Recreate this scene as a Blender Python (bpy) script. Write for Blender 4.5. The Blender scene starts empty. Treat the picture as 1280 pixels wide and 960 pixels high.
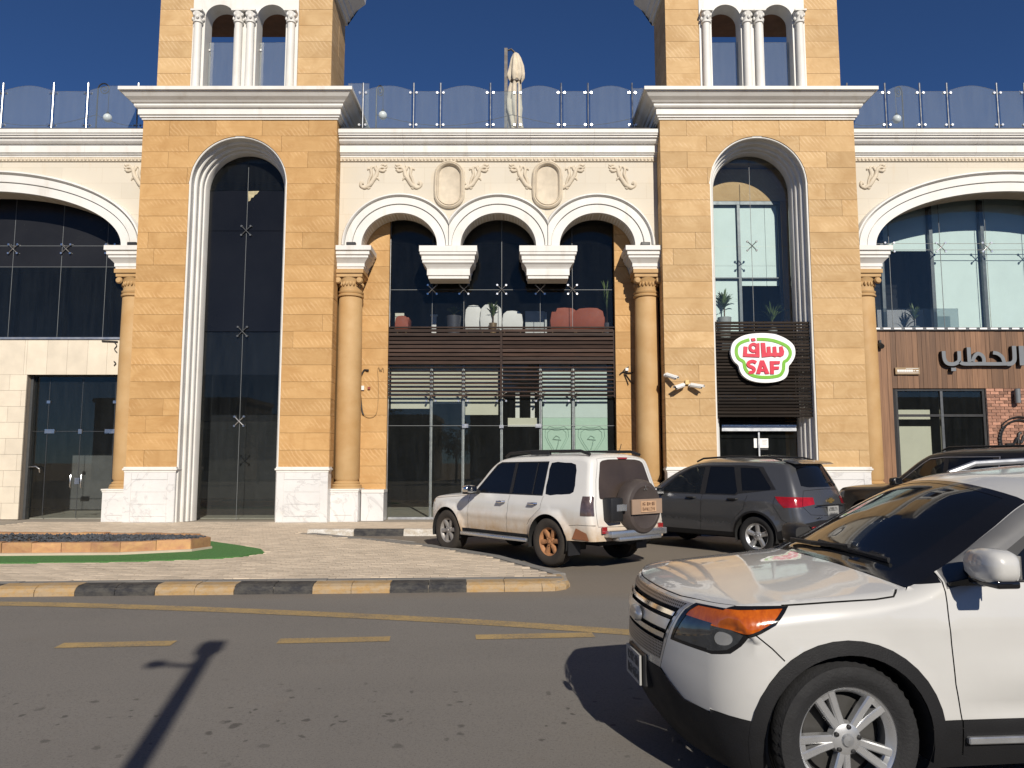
import bpy, bmesh, math, random
import numpy as np
from mathutils import Vector, Matrix
from mathutils.geometry import delaunay_2d_cdt, tessellate_polygon
R = math.radians
random.seed(7)
SC = bpy.context.scene
COL = SC.collection
# ---------------------------------------------------------------- camera
cam = bpy.data.cameras.new('camera'); camo = bpy.data.objects.new('camera', cam); COL.objects.link(camo)
camo.location = (0, 0, 1.72); camo.rotation_euler = (R(90 + 5.868), 0, 0)
cam.sensor_width = 36; cam.lens = 27.0; cam.clip_end = 6000; cam.clip_start = .05
SC.camera = camo
# ---------------------------------------------------------------- sky, sun, exposure
SUN_EL, SUN_AZ = 30.0, 13.2          # elevation; degrees to the right of straight behind the camera
w = bpy.data.worlds.new('World'); SC.world = w; w.use_nodes = True
nt = w.node_tree; nt.nodes.clear()
sky = nt.nodes.new('ShaderNodeTexSky'); sky.sky_type = 'NISHITA'; sky.sun_disc = False
sky.sun_elevation = R(SUN_EL); sky.sun_rotation = R(180 - SUN_AZ)
sky.altitude = 4200; sky.air_density = 1.0; sky.dust_density = 0.0; sky.ozone_density = 10.0
bg = nt.nodes.new('ShaderNodeBackground'); bg.inputs[1].default_value = 0.066
wo = nt.nodes.new('ShaderNodeOutputWorld')
nt.links.new(sky.outputs[0], bg.inputs[0]); nt.links.new(bg.outputs[0], wo.inputs[0])
sl = bpy.data.lights.new('sun', 'SUN'); sl.energy = 4.6; sl.angle = R(.53); sl.color = (1, .93, .82)
so = bpy.data.objects.new('sun', sl); COL.objects.link(so)
a = R(SUN_AZ)
sdir = Vector((-math.sin(a) * math.cos(R(SUN_EL)), math.cos(a) * math.cos(R(SUN_EL)), -math.sin(R(SUN_EL))))
so.rotation_euler = sdir.to_track_quat('-Z', 'Y').to_euler(); so.location = (10, -40, 30)
SC.view_settings.view_transform = 'Standard'; SC.view_settings.look = 'None'
SC.view_settings.exposure = 0.22; SC.view_settings.gamma = 1; SC.view_settings.use_curve_mapping = False
SC.cycles.use_denoising = True; SC.cycles.max_bounces = 7; SC.cycles.transparent_max_bounces = 20
SC.cycles.diffuse_bounces = 3; SC.cycles.glossy_bounces = 3; SC.cycles.caustics_reflective = False
SC.cycles.sample_clamp_indirect = 4

# ---------------------------------------------------------------- materials
MATS = {}
class NB:
    def __init__(s, name):
        m = bpy.data.materials.new(name); m.use_nodes = True; s.m = m; s.t = m.node_tree; s.t.nodes.clear()
        s.out = s.n('ShaderNodeOutputMaterial')
    def n(s, kind, **kw):
        x = s.t.nodes.new(kind)
        for k, v in kw.items(): setattr(x, k, v)
        return x
    def l(s, a, b): s.t.links.new(a, b)
    def val(s, sock, v):
        if hasattr(v, 'links'): s.l(v, sock)
        else: sock.default_value = v
    def pos(s, obj=False):
        return s.n('ShaderNodeTexCoord').outputs['Object'] if obj else s.n('ShaderNodeNewGeometry').outputs['Position']
    def noise(s, co, scale, detail=5, rough=.6, dist=0):
        x = s.n('ShaderNodeTexNoise'); x.inputs['Scale'].default_value = scale; x.inputs['Detail'].default_value = detail
        x.inputs['Roughness'].default_value = rough; x.inputs['Distortion'].default_value = dist
        s.l(co, x.inputs['Vector']); return x.outputs[0]
    def ramp(s, f, lo, hi, a=0., b=1.):
        x = s.n('ShaderNodeMapRange'); x.inputs[1].default_value = lo; x.inputs[2].default_value = hi
        x.inputs[3].default_value = a; x.inputs[4].default_value = b; s.l(f, x.inputs[0]); return x.outputs[0]
    def mix(s, f, A, B, mode='MIX'):
        x = s.n('ShaderNodeMix', data_type='RGBA', blend_type=mode)
        s.val(x.inputs[0], f)
        for sk, v in ((x.inputs[6], A), (x.inputs[7], B)):
            if hasattr(v, 'links'): s.l(v, sk)
            else: sk.default_value = (*v[:3], 1)
        return x.outputs[2]
    def math(s, op, a, b=0.):
        x = s.n('ShaderNodeMath', operation=op); s.val(x.inputs[0], a); s.val(x.inputs[1], b); return x.outputs[0]
    def mapping(s, co, loc=(0, 0, 0), rot=(0, 0, 0), sc=(1, 1, 1)):
        x = s.n('ShaderNodeMapping'); x.inputs[1].default_value = loc; x.inputs[2].default_value = rot; x.inputs[3].default_value = sc
        s.l(co, x.inputs[0]); return x.outputs[0]
    def rnd(s): return s.n('ShaderNodeObjectInfo').outputs['Random']
    def isl(s): return s.n('ShaderNodeNewGeometry').outputs['Random Per Island']
    def bump(s, h, st=.3, d=.01):
        x = s.n('ShaderNodeBump'); x.inputs['Strength'].default_value = st; x.inputs['Distance'].default_value = d
        s.l(h, x.inputs['Height']); return x.outputs[0]
    def bsdf(s, col, rough=.6, metal=0., nrm=None, spec=.5, coat=0., coatr=.03):
        p = s.n('ShaderNodeBsdfPrincipled')
        if hasattr(col, 'links'): s.l(col, p.inputs['Base Color'])
        else: p.inputs['Base Color'].default_value = (*col[:3], 1)
        s.val(p.inputs['Roughness'], rough); s.val(p.inputs['Metallic'], metal)
        p.inputs['Specular IOR Level'].default_value = spec
        p.inputs['Coat Weight'].default_value = coat; p.inputs['Coat Roughness'].default_value = coatr
        if nrm is not None: s.l(nrm, p.inputs['Normal'])
        s.l(p.outputs[0], s.out.inputs[0]); return p

def M(name, col=(.5, .5, .5), rough=.6, metal=0., var=.12, vs=3., col2=None, bump=0., bs=30., rand=0., isl=0., obj=False, spec=.5, coat=0., sc=(1, 1, 1)):
    if name in MATS: return MATS[name]
    b = NB(name); co = b.pos(obj)
    if sc != (1, 1, 1): co = b.mapping(co, sc=sc)
    f = b.ramp(b.noise(co, vs), .3, .72)
    c2 = col2 if col2 else tuple(c * (1 - var) for c in col)
    c1 = col if col2 else tuple(min(1, c * (1 + var * .5)) for c in col)
    c = b.mix(f, c1, c2)
    if rand or isl:
        r = b.ramp(b.isl() if isl else b.rnd(), 0, 1, 1 - (isl or rand), 1 + (isl or rand))
        v = b.n('ShaderNodeVectorMath', operation='SCALE'); b.l(c, v.inputs[0]); b.l(r, v.inputs['Scale']); c = v.outputs[0]
    nrm = b.bump(b.noise(co, bs, 6), bump, .01) if bump else None
    rr = b.ramp(b.noise(co, vs * 2.3), .3, .7, max(0, rough - .06), min(1, rough + .08))
    b.bsdf(c, rr, metal, nrm, spec, coat)
    MATS[name] = b.m; return b.m

def glass(name, tint=(.5, .55, .55), refl=1., rough=0.0, haze=0., hazecol=(.3, .33, .35), ior=1.5, hlo=.35):
    b = NB(name)
    tr = b.n('ShaderNodeBsdfTransparent'); tr.inputs[0].default_value = (*tint, 1)
    base = tr.outputs[0]
    if haze:
        df = b.n('ShaderNodeBsdfDiffuse'); df.inputs[0].default_value = (*hazecol, 1)
        mx = b.n('ShaderNodeMixShader'); co = b.mapping(b.pos(), sc=(6, 6, .7))
        f = b.ramp(b.noise(co, 1.3, 6), .3, .75, haze * hlo, haze)
        b.l(f, mx.inputs[0]); b.l(base, mx.inputs[1]); b.l(df.outputs[0], mx.inputs[2]); base = mx.outputs[0]
    gl = b.n('ShaderNodeBsdfGlossy'); gl.inputs['Roughness'].default_value = rough
    gl.inputs[0].default_value = (refl, refl * .93, refl * .8, 1)
    fr = b.n('ShaderNodeFresnel'); fr.inputs[0].default_value = ior
    mx = b.n('ShaderNodeMixShader'); b.l(fr.outputs[0], mx.inputs[0]); b.l(base, mx.inputs[1]); b.l(gl.outputs[0], mx.inputs[2])
    b.l(mx.outputs[0], b.out.inputs[0]); MATS[name] = b.m; return b.m

def mk_gold(name, base, joints=False):
    b = NB(name); co = b.pos()
    oi = b.n('ShaderNodeObjectInfo')
    off = b.n('ShaderNodeCombineXYZ')
    for k in (0, 2): b.l(b.math('MULTIPLY', oi.outputs['Random'], 37.0 + 11 * k), off.inputs[k])
    va = b.n('ShaderNodeVectorMath', operation='ADD'); b.l(co, va.inputs[0]); b.l(off.outputs[0], va.inputs[1]); co2 = va.outputs[0]
    c = b.mix(b.ramp(b.noise(co2, 1.6, 6, .62, .8), .32, .7), base, (base[0] * .80, base[1] * .74, base[2] * .66))
    c = b.mix(b.ramp(b.noise(b.mapping(co2, sc=(1, 1, 5)), 1.1, 5, .6, 1.5), .5, .78, 0, .45), c, (base[0] * .72, base[1] * .6, base[2] * .45))
    # slanted saw marks left in patches by the quarry saw
    wv = b.n('ShaderNodeTexWave', wave_type='BANDS', bands_direction='X', wave_profile='SIN')
    wv.inputs['Scale'].default_value = 3.1; wv.inputs['Distortion'].default_value = 3.2; wv.inputs['Detail'].default_value = 2; wv.inputs['Detail Scale'].default_value = 1.1
    b.l(b.mapping(co2, rot=(0, R(38), 0)), wv.inputs['Vector'])
    mk = b.math('MULTIPLY', b.ramp(wv.outputs[1], .55, .92), b.ramp(b.noise(b.mapping(co2, sc=(.55, 1, 2.2)), 1.5, 2), .47, .62))
    c = b.mix(b.math('MULTIPLY', mk, .34), c, (min(1, base[0] * 1.3), min(1, base[1] * 1.42), min(1, base[2] * 1.75)))
    r = b.ramp(oi.outputs['Random'], 0, 1, .90, 1.08)
    v = b.n('ShaderNodeVectorMath', operation='SCALE'); b.l(c, v.inputs[0]); b.l(r, v.inputs['Scale'])
    nrm = b.bump(b.noise(co, 45, 6), .25, .006)
    b.bsdf(v.outputs[0], .75, 0, nrm, .3); MATS[name] = b.m
mk_gold('gold', (.52, .318, .135))
mk_gold('gold_pale', (.545, .37, .188))
M('gold_core', (.38, .22, .08), .85, vs=2)
def mk_white():
    b = NB('white'); co = b.pos()
    c = b.mix(b.ramp(b.noise(co, 1.2, 6), .35, .7), (.70, .685, .65), (.62, .60, .56))
    st = b.noise(b.mapping(co, sc=(2.2, 2.2, .35)), 1.6, 5)
    c = b.mix(b.ramp(st, .55, .78, 0, .5), c, (.46, .40, .32))
    b.bsdf(c, .55, 0, b.bump(b.noise(co, 60, 4), .12, .004), .35); MATS['white'] = b.m
mk_white()
def mk_cream():
    b = NB('cream'); co = b.pos()
    br = b.n('ShaderNodeTexBrick'); br.inputs['Scale'].default_value = 1; br.inputs['Mortar Size'].default_value = .004
    br.inputs['Brick Width'].default_value = 1.15; br.inputs['Row Height'].default_value = .46; br.inputs['Mortar Smooth'].default_value = 0
    br.inputs[1].default_value = (.60, .54, .44, 1); br.inputs[2].default_value = (.55, .495, .40, 1); br.inputs[3].default_value = (.47, .40, .3, 1)
    b.l(b.mapping(co, loc=(0.2, 0, 0), rot=(R(-90), 0, 0)), br.inputs[0])
    c = b.mix(b.ramp(b.noise(co, 2.0, 6), .35, .7, 0, .5), br.outputs[0], (.57, .52, .44))
    c = b.mix(b.ramp(b.noise(b.mapping(co, sc=(3, 3, .6)), 1.4, 5), .6, .8, 0, .35), c, (.52, .36, .2))
    b.bsdf(c, .75, 0, b.bump(b.noise(co, 50, 5), .2, .004), .3); MATS['cream'] = b.m
mk_cream()
M('cream_panel', (.64, .565, .45), .7, var=.12, vs=2, bump=.2, bs=40, rand=.05)
M('relief', (.58, .50, .385), .75, var=.15, vs=5, bump=.25, bs=60)
def mk_marble():
    b = NB('marble'); co = b.pos()
    oi = b.n('ShaderNodeObjectInfo')
    n1 = b.noise(co, .8, 7, .62, 1.2)
    vein = b.ramp(b.math('ABSOLUTE', b.math('SUBTRACT', n1, .5)), 0, .022, 1, 0)
    n2 = b.noise(co, 2.2, 6, .6, 1.5)
    v2 = b.ramp(b.math('ABSOLUTE', b.math('SUBTRACT', n2, .52)), 0, .016, .4, 0)
    c = b.mix(b.ramp(b.noise(co, 1.2, 4), .3, .7), (.68, .67, .655), (.60, .59, .58))
    c = b.mix(b.math('MULTIPLY', vein, .42), c, (.33, .32, .32)); c = b.mix(b.math('MULTIPLY', v2, .4), c, (.45, .44, .43))
    c = b.mix(b.ramp(b.noise(co, 6, 3), .6, .8, 0, .25), c, (.6, .52, .4))
    b.bsdf(c, .3, 0, None, .5); MATS['marble'] = b.m
mk_marble()
M('steel', (.62, .62, .62), .28, 1., var=.1); M('steel_post', (.34, .35, .36), .35, 1., var=.1)
M('alu', (.5, .51, .52), .4, .9, var=.1)
M('alu_dark', (.11, .115, .12), .4, .6, var=.1)
M('black_metal', (.015, .015, .016), .45, 0, var=.2)
M('dark_slat', (.046, .026, .019), .65, 0, var=.5, vs=4, rand=.5, spec=.25, bump=.2, bs=50, sc=(.4, 1, 6))
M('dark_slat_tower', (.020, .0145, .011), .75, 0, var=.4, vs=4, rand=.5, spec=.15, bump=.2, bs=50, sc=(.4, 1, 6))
M('dark_film', (.009, .0095, .011), .10, 0, var=.25, vs=.6, spec=.3)
M('dark_film_soft', (.017, .0175, .020), .2, 0, var=.25, vs=.8, spec=.22)
glass('glass_dark', (.74, .77, .79), .42, haze=.02)
glass('glass_upper', (.93, .945, .95), .42, haze=.01)
glass('glass_low', (.90, .92, .91), .6, haze=.02)
glass('glass_clear', (.95, .975, .975), .8, haze=.01)
glass('glass_rail', (.90, .94, .95), .9, hlo=.75, haze=.11, hazecol=(.5, .55, .6))
M('blind', (.62, .72, .70), .8, var=.05, vs=2)
M('blind_cream', (.62, .60, .50), .8, var=.05, vs=2)
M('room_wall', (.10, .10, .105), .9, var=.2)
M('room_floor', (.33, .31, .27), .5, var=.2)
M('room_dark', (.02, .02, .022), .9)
M('mint', (.48, .66, .55), .6, var=.05, vs=4)
M('mint_line', (.30, .43, .36), .6)
M('print_white', (.8, .8, .78), .6, var=.03)
M('print_black', (.03, .03, .03), .6)
M('coping', (.05, .048, .045), .8, var=.3)
M('roof', (.32, .29, .25), .9)
M('wood_soffit', (.16, .065, .025), .6, var=.3, vs=3)
M('canvas', (.60, .52, .40), .9, var=.2, vs=4, bump=.5, bs=6)
M('pole_dark', (.05, .035, .025), .5)
M('lampball', (.75, .75, .73), .35)

# ---------------------------------------------------------------- mesh helpers
class MB:
    def __init__(s): s.v = []; s.f = []
    def add(s, vs, fs):
        n = len(s.v); s.v += [tuple(p) for p in vs]; s.f += [tuple(i + n for i in f) for f in fs]; return s
    def box(s, x0, x1, y0, y1, z0, z1):
        return s.add([(x0, y0, z0), (x1, y0, z0), (x1, y1, z0), (x0, y1, z0), (x0, y0, z1), (x1, y0, z1), (x1, y1, z1), (x0, y1, z1)],
                     [(0, 3, 2, 1), (4, 5, 6, 7), (0, 1, 5, 4), (1, 2, 6, 5), (2, 3, 7, 6), (3, 0, 4, 7)])
    def prism(s, poly, y0, y1, holes=()):           # poly in (x,z), front face at y0 looking to -y
        area = sum(p[0] * q[1] - q[0] * p[1] for p, q in zip(poly, poly[1:] + poly[:1]))
        poly = list(poly) if area > 0 else list(poly)[::-1]
        loops = [poly]
        for h in holes:
            ar = sum(p[0] * q[1] - q[0] * p[1] for p, q in zip(h, h[1:] + h[:1]))
            loops.append(list(h) if ar < 0 else list(h)[::-1])
        if len(loops) == 1 and len(poly) <= 4: tris = [tuple(range(len(poly)))]
        else: tris = tessellate_polygon([[Vector((p[0], p[1], 0)) for p in L] for L in loops])
        flat = [p for L in loops for p in L]; n = len(flat); fs = []
        for t in tris:
            ar = sum(flat[t[i]][0] * flat[t[(i + 1) % len(t)]][1] - flat[t[(i + 1) % len(t)]][0] * flat[t[i]][1] for i in range(len(t)))
            t = tuple(t) if ar > 0 else tuple(t)[::-1]
            fs.append(t); fs.append(tuple(i + n for i in t[::-1]))
        k = 0
        for L in loops:
            m = len(L)
            for i in range(m):
                a, b = k + i, k + (i + 1) % m
                fs.append((b, a, a + n, b + n))
            k += m
        return s.add([(p[0], y0, p[1]) for p in flat] + [(p[0], y1, p[1]) for p in flat], fs)
    def prism_z(s, poly, z0, z1):                   # poly in (x,y)
        m = MB().prism([(p[0], p[1]) for p in poly], -z1, -z0)
        return s.add([(x, z, -y) for x, y, z in m.v], [f[::1] for f in m.f])
    def tube(s, path, r, n=8, cap=True):
        path = [Vector(p) for p in path]; rs = r if isinstance(r, (list, tuple)) else [r] * len(path)
        up = None; rings = []
        for i, p in enumerate(path):
            d = (path[min(i + 1, len(path) - 1)] - path[max(i - 1, 0)]).normalized()
            if up is None: up = d.orthogonal().normalized()
            up = (up - d * up.dot(d)).normalized(); sd = d.cross(up)
            rings.append([p + (up * math.cos(2 * math.pi * k / n) + sd * math.sin(2 * math.pi * k / n)) * rs[i] for k in range(n)])
        vs = [q for g in rings for q in g]; fs = []
        for i in range(len(path) - 1):
            for k in range(n):
                fs.append((i * n + k, i * n + (k + 1) % n, (i + 1) * n + (k + 1) % n, (i + 1) * n + k))
        if cap: fs.append(tuple(range(n))[::-1]); fs.append(tuple((len(path) - 1) * n + k for k in range(n)))
        return s.add(vs, fs)
    def lathe(s, prof, c=(0, 0, 0), n=24, axis='z'):
        vs = []; fs = []; m = len(prof)
        for k in range(n):
            t = 2 * math.pi * k / n
            for r, h in prof:
                if axis == 'z': vs.append((c[0] + r * math.cos(t), c[1] + r * math.sin(t), c[2] + h))
                else: vs.append((c[0] + r * math.cos(t), c[1] + h, c[2] + r * math.sin(t)))
        for k in range(n):
            k2 = (k + 1) % n
            for i in range(m - 1):
                q = (k * m + i, k2 * m + i, k2 * m + i + 1, k * m + i + 1)
                fs.append(q if axis == 'z' else q[::-1])
        return s.add(vs, fs)
    def ucornice(s, prof, x0, x1, yf, yb, sides=(1, 1), close=True):
        # prof (offset, z) bottom to top, swept round the front and the two returns of a rectangle
        vs = []; m = len(prof)
        for o, z in prof:
            vs += [(x0 - o * sides[0], yb, z), (x0 - o * sides[0], yf - o, z), (x1 + o * sides[1], yf - o, z), (x1 + o * sides[1], yb, z)]
        fs = []
        for i in range(m - 1):
            for k in range(3): fs.append((4 * i + k, 4 * i + k + 1, 4 * i + 4 + k + 1, 4 * i + 4 + k))
        if close:
            fs.append((3, 2, 1, 0)); t = 4 * (m - 1); fs.append((t, t + 1, t + 2, t + 3))
            fs.append(tuple(4 * i for i in range(m))[::1]); fs.append(tuple(4 * i + 3 for i in range(m))[::-1])
        return s.add(vs, fs)
    def xf(s, M4):
        s.v = [tuple(M4 @ Vector(p)) for p in s.v]; return s

def sharpen(me, ang):
    bm = bmesh.new(); bm.from_mesh(me)
    bmesh.ops.remove_doubles(bm, verts=bm.verts, dist=1e-5)
    for f in bm.faces: f.smooth = True
    for e in bm.edges:
        e.smooth = len(e.link_faces) == 2 and e.calc_face_angle(0) < ang
    bm.to_mesh(me); bm.free()

def mat(m): return MATS[m] if isinstance(m, str) else m
def obj(name, mb, m, parent=None, smooth=None, bevel=0, loc=None):
    if isinstance(mb, MB):
        me = bpy.data.meshes.new(name); me.from_pydata(mb.v, [], mb.f)
        if bevel:
            bm = bmesh.new(); bm.from_mesh(me); bmesh.ops.remove_doubles(bm, verts=bm.verts, dist=1e-5)
            es = [e for e in bm.edges if len(e.link_faces) == 2 and e.calc_face_angle(0) > .5]
            bmesh.ops.bevel(bm, geom=es, offset=bevel, segments=2 if smooth else 1, profile=.5, affect='EDGES', clamp_overlap=True)
            bm.to_mesh(me); bm.free()
        if smooth: sharpen(me, R(smooth))
        me.materials.append(mat(m))
    else: me = mb
    o = bpy.data.objects.new(name, me); COL.objects.link(o)
    if loc is not None: o.location = loc
    if parent is not None: o.parent = parent
    return o
def tag(o, label, cat, group=None, kind=None):
    o['label'] = label; o['category'] = cat
    if group: o['group'] = group
    if kind: o['kind'] = kind
    return o
def struct(o): o['kind'] = 'structure'; return o
def thing(name, label, cat, loc=(0, 0, 0), rz=0, group=None):
    o = bpy.data.objects.new(name, None); COL.objects.link(o); o.location = loc; o.rotation_euler = (0, 0, rz); o.empty_display_size = .2
    return tag(o, label, cat, group)
def wpart(o, parent):                                # a part whose mesh is written in world coordinates, below an unrotated thing
    o.parent = parent; o.matrix_parent_inverse = Matrix.Translation(-Vector(parent.location)); return o
def copy_tree(o, parent=None):
    kids = [c for c in o.children]
    c = o.copy(); COL.objects.link(c); c.parent = parent
    for ch in kids: copy_tree(ch, c)
    return c
def pchip(xs, ys):
    xs = np.array(xs, float); ys = np.array(ys, float); h = np.diff(xs); d = np.diff(ys) / h
    m = np.zeros(len(xs)); m[0], m[-1] = d[0], d[-1]
    for i in range(1, len(xs) - 1):
        if d[i - 1] * d[i] > 0:
            w1, w2 = 2 * h[i] + h[i - 1], h[i] + 2 * h[i - 1]; m[i] = (w1 + w2) / (w1 / d[i - 1] + w2 / d[i])
    def f(x):
        x = np.clip(np.asarray(x, float), xs[0], xs[-1]); i = np.clip(np.searchsorted(xs, x) - 1, 0, len(xs) - 2)
        t = (x - xs[i]) / h[i]
        return ys[i] * (1 + 2 * t) * (1 - t) ** 2 + h[i] * m[i] * t * (1 - t) ** 2 + ys[i + 1] * t * t * (3 - 2 * t) + h[i] * m[i + 1] * t * t * (t - 1)
    return f
def gz(y): return max(-.035, min(.08, -.035 + .0115 * (y - 5)))

# ================================================================ GROUND
def mk_asphalt():
    b = NB('asphalt'); co = b.pos()
    c = b.mix(b.ramp(b.noise(co, .35, 6, .65, .6), .3, .7), (.180, .167, .152), (.150, .139, .127))
    streak = b.noise(b.mapping(co, sc=(.12, 1.6, 1)), 1.0, 5)
    c = b.mix(b.ramp(streak, .45, .75, 0, .45), c, (.19, .175, .155))
    c = b.mix(b.ramp(b.noise(co, 160, 3, .8), .35, .7, 0, .55), c, (.24, .224, .20))
    c = b.mix(b.ramp(b.noise(co, 110, 2, .7), .62, .7, 0, .5), c, (.04, .038, .036))
    c = b.mix(b.ramp(b.noise(co, 55, 4, .8), .5, .68, 0, .5), c, (.055, .05, .046))
    c = b.mix(b.ramp(b.noise(b.mapping(co, loc=(3, 3, 3)), 70, 4, .8), .55, .7, 0, .5), c, (.19, .175, .155))
    def spots(scale, r, seed, thr):
        vo = b.n('ShaderNodeTexVoronoi', feature='F1'); vo.inputs['Scale'].default_value = scale
        dn = b.n('ShaderNodeTexNoise'); dn.inputs['Scale'].default_value = 9
        b.l(co, dn.inputs['Vector'])
        va = b.n('ShaderNodeVectorMath', operation='MULTIPLY_ADD'); b.l(dn.outputs[1], va.inputs[0]); va.inputs[1].default_value = (.12, .08, 0)
        b.l(b.mapping(co, loc=(seed, seed * .7, 0), sc=(1, .8, 0)), va.inputs[2]); b.l(va.outputs[0], vo.inputs['Vector'])
        sp = b.ramp(vo.outputs[0], r * .6, r, 1, 0)
        ms = b.ramp(b.noise(b.mapping(co, loc=(seed, 0, 0)), .5, 2), thr, thr + .06)
        sx = b.n('ShaderNodeSeparateXYZ'); b.l(co, sx.inputs[0])
        lane = b.math('MULTIPLY', b.ramp(sx.outputs[1], 4.4, 5.2), b.ramp(sx.outputs[1], 5.9, 6.6, 1, 0))
        return b.math('MULTIPLY', sp, b.math('MULTIPLY', ms, b.math('MAXIMUM', lane, .12)))
    c = b.mix(b.math('MULTIPLY', spots(4.2, .16, 3.1, .36), .6), c, (.035, .032, .03))
    c = b.mix(b.math('MULTIPLY', spots(7.5, .17, 8.3, .36), .6), c, (.03, .028, .026))
    # sand blown along the kerb, then random brownish patches
    sx = b.n('ShaderNodeSeparateXYZ'); b.l(co, sx.inputs[0])
    ed = b.ramp(b.math('ADD', sx.outputs[1], b.math('MULTIPLY', b.noise(co, 3, 4), .5)), 10.0, 10.55)
    c = b.mix(b.math('MULTIPLY', ed, .45), c, (.21, .165, .115))
    c = b.mix(b.ramp(b.noise(b.mapping(co, loc=(5, 2, 0)), .8, 6, .7), .6, .75, 0, .35), c, (.17, .14, .11))
    b.bsdf(c, .85, 0, b.bump(b.noise(co, 220, 3, .8), .45, .006), .3); MATS['asphalt'] = b.m
mk_asphalt()
def mk_paint(name, col):
    b = NB(name); co = b.pos()
    c = b.mix(b.ramp(b.noise(co, 2.5, 6, .7), .35, .7), col, tuple(x * .72 for x in col))
    wear = b.ramp(b.math('ADD', b.math('MULTIPLY', b.noise(co, 38, 5, .75), .7), b.math('MULTIPLY', b.noise(co, 2.2, 4, .6), .3)), .47, .58, .12, .85)
    c = b.mix(wear, c, (.17, .145, .115))
    b.bsdf(c, .8, 0, b.bump(b.noise(co, 200, 3, .8), .3, .004), .3); MATS[name] = b.m
mk_paint('road_yellow', (.44, .305, .125)); mk_paint('road_white', (.5, .48, .44))
M('sand', (.34, .27, .19), .95, vs=.2)
M('mortar', (.30, .26, .21), .95, vs=2)
M('paver', (.53, .44, .335), .9, var=.15, vs=1.2, isl=.13, bump=.3, bs=80)
M('paver_one', (.53, .44, .335), .9, var=.15, vs=1.2, rand=.13, bump=.3, bs=80)
M('edge_grey', (.20, .19, .175), .9, var=.2, vs=3, rand=.1, bump=.3, bs=60)
def mk_kerb(name, col, dirt=(.30, .235, .16)):
    b = NB(name); co = b.pos()
    c = b.mix(b.ramp(b.noise(co, 4, 6, .65), .35, .7), col, tuple(x * .8 for x in col))
    c = b.mix(b.ramp(b.noise(b.mapping(co, sc=(1, 1, 2)), 4.4, 8, .8), .42, .56, 0, .85), c, dirt)
    c = b.mix(b.ramp(b.noise(co, 26, 4, .7), .56, .66, 0, .5), c, tuple(x * .6 for x in dirt))
    b.bsdf(c, .75, 0, b.bump(b.noise(co, 60, 5), .4, .008), .35); MATS[name] = b.m
mk_kerb('kerb_black', (.028, .028, .032), (.075, .07, .062)); mk_kerb('kerb_yellow', (.40, .25, .10), (.36, .275, .18)); mk_kerb('kerb_white', (.66, .64, .6), (.42, .36, .28))
M('turf', (.07, .21, .05), .9, var=.45, vs=40, bump=.8, bs=300)
M('gravel', (.055, .06, .068), .7, var=.3, vs=8, isl=.45)
M('soil', (.16, .105, .065), .95, var=.35, vs=4, bump=.8, bs=30)
M('bed_stone', (.46, .27, .115), .85, var=.3, vs=7, col2=(.34, .17, .095), bump=.9, bs=18, rand=.28)
M('bed_ledge', (.50, .42, .32), .85, var=.15)

g = struct(obj('ground', MB().add([(-3000, -3000, -.3), (3000, -3000, -.3), (3000, 3000, -.3), (-3000, 3000, -.3)], [(0, 1, 2, 3)]), 'sand'))
ys = [-30, -3, 0, 3, 5, 6, 7, 8, 9, 10, 11, 12, 13, 15, 22.3]; mb = MB()
for i in range(len(ys) - 1):
    mb.add([(-120, ys[i], gz(ys[i])), (120, ys[i], gz(ys[i])), (120, ys[i + 1], gz(ys[i + 1])), (-120, ys[i + 1], gz(ys[i + 1]))], [(0, 1, 2, 3)])
road = struct(obj('road', mb, 'asphalt'))
def strip(name, line, wd, m, parent):
    mb = MB(); n = len(line)
    for i, (x, y) in enumerate(line):
        a_, b_ = line[max(i - 1, 0)], line[min(i + 1, n - 1)]
        d = Vector((b_[0] - a_[0], b_[1] - a_[1])).normalized(); p = Vector((-d.y, d.x)) * wd / 2
        for sg in (1, -1): mb.v.append((x + p.x * sg, y + p.y * sg, gz(y + p.y * sg) + .004))
    mb.f = [(2 * i + 1, 2 * i + 3, 2 * i + 2, 2 * i) for i in range(n - 1)]
    return obj(name, mb, m, parent)
ly = pchip([-22, -6.2, -4.2, -2.18, -.35, 1.22, 3, 6, 14], [9.75, 9.55, 9.31, 8.94, 8.52, 8.04, 7.5, 6.9, 6.4])
strip('lane_edge_line', [(x, float(ly(x))) for x in np.arange(-22, 14.1, .5)], .25, 'road_yellow', road)
for x0, x1 in ((-7.2, -6.1), (-5.15, -4.95 + .0), (-4.3, -3.25), (-2.27, -1.2), (-.36, .82), (1.9, 3.0)):
    if x1 - x0 < .5: continue
    strip('lane_dash', [(x, 7.83 + .085 * x + .04) for x in np.linspace(x0, x1, 5)], .2, 'road_yellow', road)
for (xa, ya), (xb, yb) in (((-3.0, 16.75), (-2.2, 16.0)), ((-1.5, 15.35), (-.75, 14.55))):
    strip('bay_line', [(xa + .2, ya + .2), ((xa + xb) / 2 + .2, (ya + yb) / 2 + .2), (xb + .2, yb + .2)], .1, 'road_white', road)

EDGE = [(.62, 10.52), (.76, 10.75), (.76, 11.15), (.6, 11.67), (.25, 12.41), (-.2, 13.4), (-.8, 14.2), (-1.56, 15.15), (-2.84, 16.3), (-4.45, 17.6)]
PAV = [(-26, 9.1), (.35, 10.63)] + EDGE + [(26, 17.6), (26, 22.3), (-26, 22.3)]
pav = struct(obj('pavement', MB().prism_z(PAV, -.1, .132), 'mortar'))
def inside(p, poly):
    x, y = p; c = False; n = len(poly)
    for i in range(n):
        x1, y1 = poly[i]; x2, y2 = poly[i - 1]
        if (y1 > y) != (y2 > y) and x < (x2 - x1) * (y - y1) / (y2 - y1) + x1: c = not c
    return c
def ky(x): return 10.37 + .058 * x
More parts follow.
